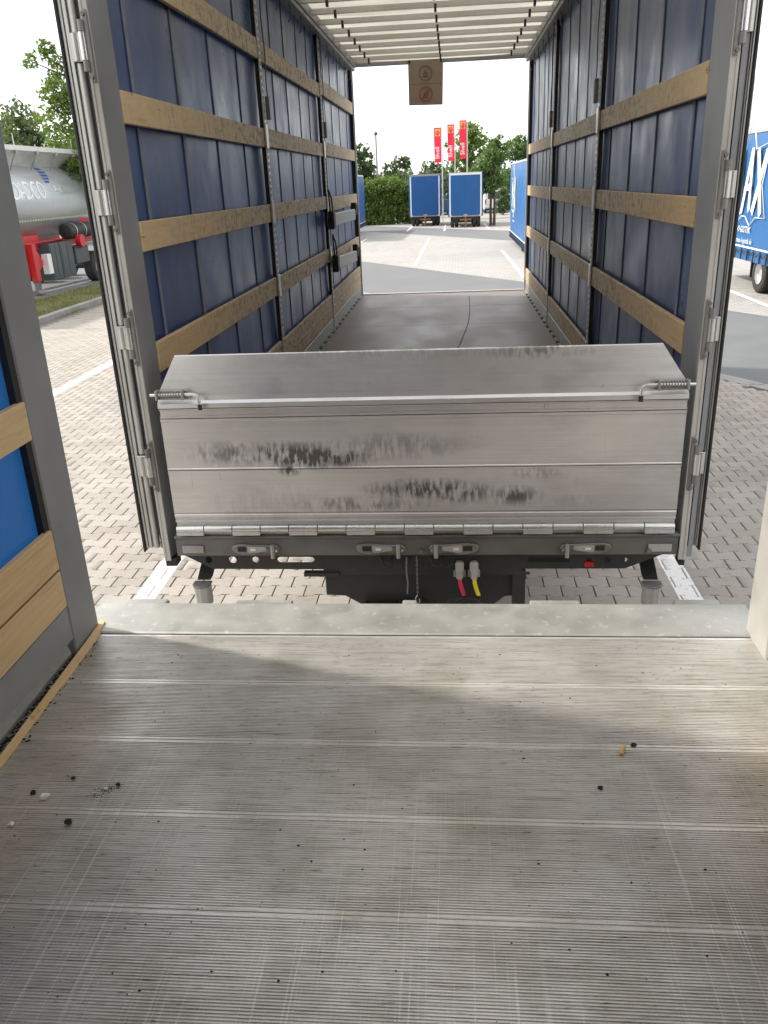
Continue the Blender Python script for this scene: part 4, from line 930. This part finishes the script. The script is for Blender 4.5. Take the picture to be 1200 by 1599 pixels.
def rear_trailer(label, x0, x1, yf, z0, z1, white_top):
    t = thing('swap_trailer', label, 'trailer', ((x0+x1)/2, yf+3.6, g(yf)), 'blue trailers standing end on')
    b0 = z0; part('body', MB().box(x0, x1, yf+.03, yf+7.3, b0, z1), 'tarp_out2', t, .02)
    fr = .10
    for s, xx in ((-1, x0), (1, x1)):
        part('corner_post', MB().box(xx, xx-s*fr, yf, yf+.028, b0, z1), 'white_paint', t, .005)
        part('side_seal', MB().box(xx-s*.0+s*.003, xx+s*.09, yf+.05, yf+.35, b0, z1-.04), 'door_blue', t, .01)
    part('top_frame', MB().box(x0+.002, x1-.002, yf-.004, yf+.028, z1-(.13 if white_top else .10), z1+.005), 'white_paint' if white_top else 'paint_grey', t, .004)
    part('bottom_frame', MB().box(x0+fr+.002, x1-fr-.002, yf+.002, yf+.028, b0, b0+.08), 'paint_grey', t)
    xm = (x0+x1)/2
    for a_, b2 in ((x0+fr+.004, xm-.006), (xm+.006, x1-fr-.004)): part('door_panel', MB().box(a_, b2, yf+.006, yf+.028, b0+.085, z1-(.135 if white_top else .105)), 'door_blue', t, .004)
    part('plate', MB().box(xm-.14, xm+.14, yf-.01, yf-.002, b0+.06, b0+.17), 'grey_plastic', t)
    for s in (-1, 1): part('corner_plate', MB().box(xm+s*(x1-xm-.02), xm+s*(x1-xm-.16), yf-.01, yf-.005, b0+.01, b0+.13), 'alu', t)
    part('roof_edge', MB().box(x0-.05, x1+.05, yf+.03, yf+7.3, z1+.002, z1+.05), 'paint_grey', t)
    part('chassis_rail', MB().box(x0+.25, x1-.25, yf+.2, yf+7, b0-.18, b0-.01), 'chassis', t)
    wr = .40
    for yw in (yf+.55, yf+4.5):
        for s in (-1, 1):
            for dx in (.2, .5): wheel(t, xm+s*(x1-xm-dx), yw, g(yw)+wr, wr, .25, s)
        part('axle', MB().tube([(x0+.3, yw, g(yw)+wr), (x1-.3, yw, g(yw)+wr)], .07, 8), 'chassis', t)
    rb = simple_rust
    part('drawbar', MB().box(xm-.05, xm+.05, yf-.75, yf+.3, b0-.30, b0-.16).box(xm-.42, xm+.42, yf-.02, yf+.1, b0-.26, b0-.14), rb, t, .01)
    part('support_leg', MB().box(xm-.05, xm+.05, yf-.5, yf-.42, g(yf)+.02, b0+.02).box(xm-.12, xm+.12, yf-.56, yf-.36, g(yf)+.0, g(yf)+.03), rb, t, .005)
    return t
MAT['rust'] = simple('rusty_orange_steel', (.28, .12, .05), .7, .2, .3, 6, (.08, .05, .03), .5); simple_rust = 'rust'
rear_trailer('left blue trailer standing end on beneath the flags, with grey top edge', -3.12, -.86, 66.6, -.95, 2.02, False)
rear_trailer('right blue trailer standing end on beneath the flags, with broad white top edge', -.12, 2.14, 61.5, -.86, 2.0, True)

# ------------------------------------------------------------------ tanker
tk = thing('tank_trailer', 'silver tank trailer on red chassis with DADCO lettering parked left of the verge', 'tank trailer', (-13.3, 26, GZ))
TX, TZ, RX, RZ = -13.27, 1.52, 1.22, 1.14
ysn = [17.6, 17.65, 17.8, 18.1, 18.2, 29.4, 29.9, 30.2, 30.35, 30.4]; sc_n = [.02, .5, .85, .98, 1, 1, .98, .86, .5, .02]
n = 48; v = []; f = []
for y, k in zip(ysn, sc_n):
    for i in range(n): th = 2*math.pi*i/n; v.append((TX+RX*k*math.cos(th), y, TZ+RZ*k*math.sin(th)))
for j in range(len(ysn)-1):
    for i in range(n): f.append((j*n+i, j*n+(i+1) % n, (j+1)*n+(i+1) % n, (j+1)*n+i))
part('tank', MB().add(v, f, True), 'tank', tk)
for y in (20.5, 23, 25.9, 28.4): 
    v = []; 
    for yy in (y-.03, y+.03):
        for i in range(n): th = 2*math.pi*i/n; v.append((TX+(RX+.004)*math.cos(th), yy, TZ+(RZ+.004)*math.sin(th)))
    part('tank_band', MB().add(v, [(i, (i+1) % n, n+(i+1) % n, n+i) for i in range(n)], True), 'alu', tk)
def on_tank(u, vv, w_=0, y0=23.0, zb=1.55):
    z = zb+vv; a_ = math.asin(max(-1, min(1, (z-TZ)/RZ))); return (TX+(RX+.008+w_)*math.cos(a_), y0+u, TZ+(RZ+.008+w_)*math.sin(a_))
part('lettering', text_mesh('DADCO', .70, lambda u, v_, w_: on_tank(u, v_, w_, 23.5, 1.56), 'white_paint', sx=.86, th=.004, spacing=.84), None, tk)
part('lettering', text_mesh('Ayd', .26, lambda u, v_, w_: on_tank(u, v_, w_, 26.15, 1.74), 'white_paint', sx=1.1, th=.004), None, tk)
lg = MB()
for k in range(6):
    zz = 2.46-k*.092; ya = 25.95-.03*k; wdt = (.22, .34, .42, .42, .36, .26)[k]
    q = [on_tank(u, v_, 0, ya, zz) for u in np.linspace(0, wdt, 4) for v_ in (0, .055)]
    lg.add(q, [(2*i, 2*i+1, 2*i+3, 2*i+2) for i in range(3)])
part('striped_logo', lg, 'blue_logo', tk)
tp = MB()
for k in range(64):
    y = 19+k*.165
    a_ = on_tank(0, 0, 0, y, .95); b2 = on_tank(.10, 0, 0, y, .95); c_ = on_tank(.10, .055, 0, y, .95); d_ = on_tank(0, .055, 0, y, .95)
    tp.add([a_, b2, c_, d_], [(0, 1, 2, 3)])
part('contour_tape', tp, 'white_paint', tk)
part('catwalk', MB().box(-12.75, -12.12, 18.5, 29.6, 2.86, 2.90).box(-12.14, -12.08, 18.5, 29.6, 2.86, 2.99), 'alu', tk)
part('walk_fairing', MB().prism([(-12.10, 2.86), (-12.16, 2.84), (-12.66, 2.48), (-12.62, 2.45)], 1, 18.5, 29.6), 'alu', tk)
for k in range(9):
    y = 19.2+k*1.25
    part('catwalk_bracket', MB().tube([(-12.10, y, 2.86), (-12.42, y+.12, 2.36)], .018, 6).tube([(-12.10, y+.3, 2.86), (-12.16, y, 2.78)], .014, 5).box(-12.15, -12.06, y-.05, y+.05, 2.78, 2.87), 'galv', tk)
    part('walk_rail', MB().tube([(-12.11, y, 2.99), (-12.11, y, 3.3 if k % 3 == 1 else 3.05)], .012, 6), 'alu', tk)
for y in (21.5, 24.4, 27.2): part('manhole', MB().lathe([(.001, .18), (.28, .16), (.3, 0)], (TX, y, TZ+RZ), 2, 18), 'alu', tk)
part('chassis_beam', MB().box(-12.55, -12.42, 19, 30, .12, .34).box(-12.40, -12.30, 19, 30, .32, .36), 'red_paint', tk, .01)
part('chassis_beam', MB().box(-14.15, -14.0, 19, 30, .12, .34), 'red_paint', tk, .01)
part('saddle', MB().prism([(23.2, .36), (23.5, .12), (25.4, .12), (25.6, .3), (25.6, .55), (23.2, .55)], 0, -12.9, -12.6), 'red_paint', tk, .01)
part('saddle', MB().prism([(27.4, .36), (29.6, .36), (29.6, .98), (28.3, .98)], 0, -12.35, -12.25), 'red_paint', tk, .01)
for x in (-12.12, -14.4):
    lg_ = part('landing_leg', MB().box(x-.09, x+.09, 23.93, 24.17, -.72, .34).prism([(23.6, .30), (24.4, .30), (24.9, -.25), (24.3, -.6), (23.8, -.6), (23.5, -.35)], 0, x-.14, x-.1), 'red_paint', tk, .01)
    part('inner_leg', MB().box(x-.065, x+.065, 23.96, 24.14, -1.0, -.72), 'dull_steel', lg_, .008)
    part('foot', MB().prism([(x-.14, -1.065), (x+.14, -1.065), (x+.14, -1.03), (x+.05, -.94), (x-.05, -.94), (x-.14, -1.03)], 1, 23.88, 24.22), 'dull_steel', lg_, .006)
part('side_beam', MB().box(-12.32, -12.24, 22, 24.9, -.26, -.12), 'rubber', tk)
part('document_box', MB().box(-12.25, -12.05, 24.82, 25.08, -.58, .0), 'white_paint', tk, .01)
for y0, y1 in ((25.1, 25.75), (25.8, 26.7)):
    bx = part('storage_box', MB().box(-12.6, -12.08, y0, y1, -.80, .28), 'dark_grey_box', tk, .015)
    for (a_, b2) in ((y0+.06, (y0+y1)/2-.03), ((y0+y1)/2+.03, y1-.06)): part('box_panel', MB().box(-12.082, -12.068, a_, b2, -.72, .2), 'dark_grey_box', bx, .004)
part('battery_box', MB().box(-12.5, -12.02, 26.75, 27.75, -.46, .04), 'dark_grey_box', tk, .02)
part('box_lid', MB().box(-12.5, -12.0, 26.73, 27.77, .045, .075), 'dark_grey_box', tk, .006)
ct = part('air_tank', MB().lathe([(.001, 0), (.2, .02), (.24, .08), (.24, 2.0), (.2, 2.05), (.001, 2.07)], (-12.2, 26.6, .55), 1, 24), 'rubber', tk)
for y in (27.0, 27.7, 28.3): part('tank_strap', MB().lathe([(.243, 0), (.246, .005), (.246, .035), (.243, .04)], (-12.2, y, .55), 1, 24), 'alu', ct)
part('red_reel', MB().lathe([(.001, 0), (.12, .01), (.2, .02), (.2, .2), (.001, .2)], (-12.1, 27.15, .24), 0, 18), 'red_paint', tk)
for y in (28.4, 29.7, 31.0):
    for xx in (-12.2, -14.3): wheel(tk, xx, y, g(y)+.5, .5, .35, 1 if xx > -13 else -1)
    part('axle', MB().tube([(-14.2, y, g(y)+.5), (-12.3, y, g(y)+.5)], .07, 8), 'chassis', tk)
part('mudguard', MB().lathe([(.57, -.19), (.57, .19)], (-12.2, 28.4, g(28)+.5), 0, 24), 'rubber', tk) if False else None

# ------------------------------------------------------------------ vegetation
def leaves(centers, n, size, mat, name='crown', squash=.8, seedk=0):
    """centers: list of (x,y,z,r); leaf clumps scattered through the lobes, denser on the shell"""
    rg = np.random.default_rng(100+seedk); w8 = np.array([c[3]**2 for c in centers]); w8 = w8/w8.sum()
    ci = rg.choice(len(centers), n, p=w8); C0 = np.array(centers)
    d = rg.normal(size=(n, 3)); d /= np.linalg.norm(d, axis=1)[:, None]
    rad = C0[ci, 3]*(rg.uniform(.25, 1.0, n)**.5)*(1+rg.normal(0, .10, n))
    p = C0[ci, :3]+d*rad[:, None]*np.array([1, 1, squash])
    # group into twigs so the crown shows gaps
    cell = np.floor(p/(size*3.2)).astype(int); h = (cell[:, 0]*73856093 ^ cell[:, 1]*19349663 ^ cell[:, 2]*83492791) % 100
    keep = h > 26; p = p[keep]; n = len(p)
    a = rg.normal(size=(n, 3)); a /= np.linalg.norm(a, axis=1)[:, None]; b = np.cross(a, rg.normal(size=(n, 3))); b /= np.linalg.norm(b, axis=1)[:, None]
    s_ = size*rg.uniform(.5, 1.3, n)[:, None]
    q = np.stack([p-a*s_, p-b*s_*.5+a*s_*.1, p+a*s_, p+b*s_*.5+a*s_*.1], 1).reshape(-1, 3)
    return fast_mesh(name, q, np.arange(4*n), np.arange(0, 4*n, 4), np.full(n, 4), mat)
def tree(label, x, y, h, r, crown_z, n, size, mat, lobes=9, trunk_r=.14, name='tree', seed=0, group=None, multi=1, squash=.85, top=None, extra=()):
    rr = random.Random(seed); gz = g(y); t = thing(name, label, 'tree', (x, y, gz), group)
    cs = []
    for k in range(lobes):
        th = rr.uniform(0, 6.28); rad = r*rr.uniform(.15, .72); zz = gz+crown_z+(h-crown_z)*rr.uniform(.12, .85)
        taper = 1-.55*max(0, (zz-gz-crown_z)/(h-crown_z)-.3)
        cs.append((x+rad*taper*math.cos(th), y+rad*taper*math.sin(th), zz, r*rr.uniform(.28, .5)))
    cs += list(extra)
    cs.append((x, y, gz+h*.9, r*.3))
    tm = MB(); tops = []
    for m_ in range(multi):
        ox = (m_-(multi-1)/2)*trunk_r*2.6
        tm.tube([(x+ox, y, gz-.02), (x+ox*1.2, y, gz+crown_z*.5), (x+ox, y, gz+crown_z+.3), (x, y, gz+h*.8)], [trunk_r*1.25, trunk_r, trunk_r*.8, trunk_r*.2], 9)
    part('trunk', tm, 'bark', t)
    for c in cs:
        a_ = Vector((x, y, max(gz+crown_z*.8, c[2]-r*.7))); e = Vector(c[:3])
        part('limb', MB().tube([a_, a_.lerp(e, .5)+Vector((0, 0, .1*r)), e], [trunk_r*.4, trunk_r*.28, trunk_r*.1], 5), 'bark', t)
    me = leaves(cs, n, size, mat, seedk=seed, squash=squash); o = link('crown', me, t, (0, 0, 0)); 
    return t
# centre, beyond the end-on trailers
tree('leafy tree with twin trunks right of the end on trailers', 2.95, 62.5, 5.9, 1.45, 2.3, 5200, .13, 'leaf_mid', seed=3, multi=2, trunk_r=.09, lobes=12, extra=((3.5, 62.5, 2.9, .5), (3.7, 62.5, 3.6, .35), (3.4, 62.5, 4.2, .22), (2.6, 62.3, 1.2, .7), (3.3, 62.3, 1.4, .7)))
tree('broad yellow green tree behind the red flags', 1.6, 80, 8.2, 2.6, 1.4, 5200, .2, 'leaf_light', seed=5, lobes=14)
tree('tree rising behind the blue trailer at the right edge of the opening', 5.6, 72, 6.6, 2.0, 1.6, 4200, .18, 'leaf_mid', seed=6, lobes=11)
tree('dark tree behind the hedge at the left edge of the opening', -8.3, 82, 6.9, 2.6, 1.2, 4500, .2, 'leaf_dark', seed=7, lobes=12)
tree('round tree behind the hedge, left of the end on trailers', -5.0, 86, 5.8, 2.3, 1.2, 4200, .2, 'leaf_dark', seed=8, lobes=11)
tree('low grey green tree peeping over the left end on trailer', -2.5, 96, 5.5, 2.6, 1.0, 3600, .22, 'leaf_grey', seed=9, lobes=10)
tree('small grey green tree between the two end on trailers', -.4, 92, 4.4, 1.7, .8, 2200, .2, 'leaf_grey', seed=11, lobes=8)
tree('tall tree far behind the tank trailer at the left edge', -29.5, 60, 9.3, 4.6, 2.0, 15000, .2, 'leaf_grey', seed=12, lobes=18, trunk_r=.25)
tree('lower tree behind the tank trailer beside the tall one', -25.0, 60, 7.2, 3.0, 1.4, 8000, .18, 'leaf_grey', seed=13, lobes=10, trunk_r=.2)
tree('bushy tree filling the gap behind the rear of the tank trailer', -19.5, 55, 7.4, 2.6, 1.0, 5000, .2, 'leaf_dark', seed=19, lobes=10, trunk_r=.2)
tree('near tree on the verge with branches reaching over the tank trailer', -11.55, 29.6, 7.6, 1.9, 2.2, 22000, .075, 'leaf_light', seed=14, lobes=12, trunk_r=.13,
     extra=((-13.6, 29.3, 5.75, .3), (-13.0, 29.3, 6.1, .3), (-12.9, 28.6, 3.9, .6), (-12.5, 28.2, 3.1, .6), (-12.2, 28.1, 2.4, .45), (-12.7, 28.8, 4.7, .55), (-12.3, 29.2, 4.6, .7), (-12.1, 29.2, 3.6, .75), (-11.9, 28.9, 2.7, .7), (-12.6, 29.3, 5.6, .4), (-13.2, 29.3, 5.9, .24), (-12.9, 29.3, 5.2, .3), (-11.7, 28.8, 2.0, .45)))
bu = thing('shrub', 'dark shrub standing just right of the twin trunk tree', 'shrub', (5.0, 86, g(86)))
part('stems', MB().tube([(5.0, 86, g(86)), (5.0, 86, .0)], .05, 6), 'bark', bu)
o = link('foliage', leaves([(5.0, 86, -1.0, .85), (5.1, 86, -.3, .7), (4.9, 86, .3, .45)], 1800, .14, 'leaf_dark', seedk=20), bu, (0, 0, 0))
# hedge
rg = np.random.default_rng(50)
hd = thing('hedge', 'tall bushy green hedge behind the yard, left of the end on trailers', 'hedge', (-5, 74, g(74)))
cs = [(-9.6+.42*k+rr_, 73+.5*random.random(), zz+random.uniform(-.15, .25), .75) for k in range(18) for zz in (-1.25, -.4, .5, 1.25) for rr_ in (random.uniform(-.2, .2),)]
link('foliage', leaves(cs, 24000, .11, 'leaf_light', seedk=51, squash=.9), hd, (0, 0, 0))
link('inner_foliage', leaves([(a_, b2+.5, c_, d_*.9) for a_, b2, c_, d_ in cs], 9000, .14, 'leaf_mid', seedk=52, squash=.9), hd, (0, 0, 0))
for k in range(10): part('stem', MB().tube([(-9.4+.8*k, 73.3, g(74)), (-9.3+.8*k, 73.3, .5)], .05, 5), 'bark', hd)
# distant tree belt that closes the horizon
cs = [(random.uniform(-75, 75), random.uniform(150, 190), random.uniform(-.5, 2.2), random.uniform(2.0, 3.6)) for _ in range(90)]
o = link('distant_trees', leaves(cs, 22000, .5, 'leaf_dark', name='distant_trees', seedk=60)); o['kind'] = 'stuff'; tag(o, 'low belt of distant trees along the horizon', 'trees')

# ------------------------------------------------------------------ flags, lamp post, fence, far vehicles
def flag(label, x, y, ztop, zbot, wd, side, seed):
    gz = g(y); t = thing('flag', label, 'flag', (x, y, gz), 'tall red banner flags')
    part('pole', MB().tube([(x, y, gz), (x, y, ztop+.15)], [.06, .04], 10), 'pole', t)
    part('arm', MB().tube([(x, y, ztop+.03), (x-side*wd, y, ztop+.06)], .018, 6), 'pole', t)
    def cl(z0, z1, u0, u1, off, mt, nm):
        v = []; f = []; nz = 14; nu = 6
        for j in range(nz+1):
            z = z0+(z1-z0)*j/nz
            for i in range(nu+1):
                u = u0+(u1-u0)*i/nu; k = 1-(ztop-z)/(ztop-zbot)*.08
                v.append((x-side*(.07+u*wd*k), y+off+.07*math.sin(z*2.1+seed+u*2)*u, z))
        for j in range(nz):
            for i in range(nu): a_ = j*(nu+1)+i; f.append((a_, a_+1, a_+nu+2, a_+nu+1))
        return part(nm, MB().add(v, f, True), mt, t)
    cl(zbot, ztop, 0, 1, 0, 'red_cloth', 'cloth')
    cl(ztop-.66, ztop-.10, .16, .86, -.012, 'yellow_cloth', 'emblem_ground')
    # fan shaped shell emblem
    cx, cz = .51, ztop-.42
    pts_ = [(cx+.26*math.sin(a_)*(1 if abs(a_) < 1.3 else .9), cz+.20*math.cos(a_)) for a_ in np.linspace(-1.75, 1.75, 15)]
    fan = [(x-side*(.07+wd*u), y-.04, z) for u, z in pts_]
    em = part('emblem', MB().tube(fan+[(x-side*(.07+wd*(cx+.08)), y-.04, cz-.2), (x-side*(.07+wd*(cx-.08)), y-.04, cz-.2), fan[0]], .014, 4), 'red_cloth', t)
    for a_ in np.linspace(-1.2, 1.2, 7):
        part('emblem_rib', MB().tube([(x-side*(.07+wd*cx), y-.04, cz-.18), (x-side*(.07+wd*(cx+.22*math.sin(a_))), y-.04, cz+.17*math.cos(a_))], .008, 4), 'red_cloth', em)
    me = text_mesh('Shell', .46, lambda u, v_, w_: (x-side*(.07+wd*.30)-v_, y-.10+w_, zbot+.28+u), 'white_paint', sx=1.1, res=2, bold=.008)
    for vv in me.vertices: pass
    part('lettering', me, None, t)
    return t
flag('left of the three red banner flags behind the trailers, hanging lowest', -.74, 75, 5.66, 2.98, .62, 1, 0)
flag('middle of the three red banner flags behind the trailers', .33, 75, 5.86, 3.05, .56, 1, 1.4)
flag('right of the three red banner flags behind the trailers, flying highest', 1.35, 75, 6.12, 3.2, .58, 1, 2.9)
flag('red banner flag glimpsed above the trailer at the right edge', 14.5, 45, 5.45, 3.0, .5, 1, 2.0)
lp = thing('lamp_post', 'slender grey lamp post rising behind the hedge', 'lamp post', (-7.58, 90, g(90)))
part('pole', MB().tube([(-7.58, 90, g(90)), (-7.58, 90, 6.1)], [.12, .08], 10), 'paint_grey', lp)
part('lamp_head', MB().lathe([(.001, .3), (.12, .25), (.22, .08), (.2, 0), (.001, -.05)], (-7.58, 90, 6.1), 2, 14), 'dark_grey_box', lp)
fc = thing('fence', 'thin wire mesh fence running behind the end on trailers', 'fence', (1, 88, g(88)))
pm_ = MB().tube([(0, 0, 0), (0, 0, 2.0)], .035, 6).mesh('fence_post', 'dark_grey_box')
for k in range(9): link('fence_post', pm_, fc, (-3+1.5*k, 88, g(88)))
for k in range(8): part('rail_wire', MB().tube([(-3, 88, g(88)+.2+.25*k), (9, 88, g(88)+.2+.25*k)], .012, 4), 'dark_grey_box', fc)
vw = MB()
for k in range(60): vw.tube([(-3+.2*k, 88.01, g(88)+.1), (-3+.2*k, 88.01, g(88)+1.98)], .008, 3, cap=False)
o = part('mesh_wires', vw, 'dark_grey_box', fc); o['kind'] = 'stuff'
def van(name, label, cat, x0, x1, y0, z1, mat, ln=5.5):
    gz = g(y0); t = thing(name, label, cat, ((x0+x1)/2, y0+ln/2, gz))
    h = z1-gz; w_ = x1-x0
    part('body', MB().prism([(x0, gz+.3), (x1, gz+.3), (x1, gz+.3+h*.45), (x1-w_*.07, z1-.06), (x1-w_*.14, z1), (x0+w_*.14, z1), (x0+w_*.07, z1-.06), (x0, gz+.3+h*.45)], 1, y0, y0+ln), mat, t, .03)
    part('rear_window', MB().box(x0+w_*.16, x1-w_*.16, y0-.012, y0-.004, gz+h*.58, gz+h*.86), 'dark_grey_box', t, .01)
    part('bumper', MB().box(x0+.02, x1-.02, y0-.1, y0-.006, gz+.28, gz+.5), 'rubber', t, .02)
    for s, xx in ((-1, x0), (1, x1)):
        part('tail_lamp', MB().box(xx-s*.02, xx-s*.16, y0-.02, y0-.005, gz+h*.38, gz+h*.55), 'red_lamp', t)
        for yw in (y0+.9, y0+ln-1): wheel(t, xx-s*.12, yw, gz+.33, .33, .22, s)
    return t
van('parked_van', 'white van parked beyond the fence right of the twin trunk tree', 'van', 3.4, 5.4, 91, .62, 'white_paint')
van('parked_car', 'small blue car glimpsed between the two end on trailers', 'car', -1.35, .45, 90.5, -.25, 'door_blue', 4.2)
van('parked_van', 'white van parked beyond the fence at the left of the shrub, partly behind the tree', 'van', 1.9, 3.1, 94, .2, 'paint_pale') if False else None
for o in list(sc.objects):
    if '_w' in o: del o['_w']
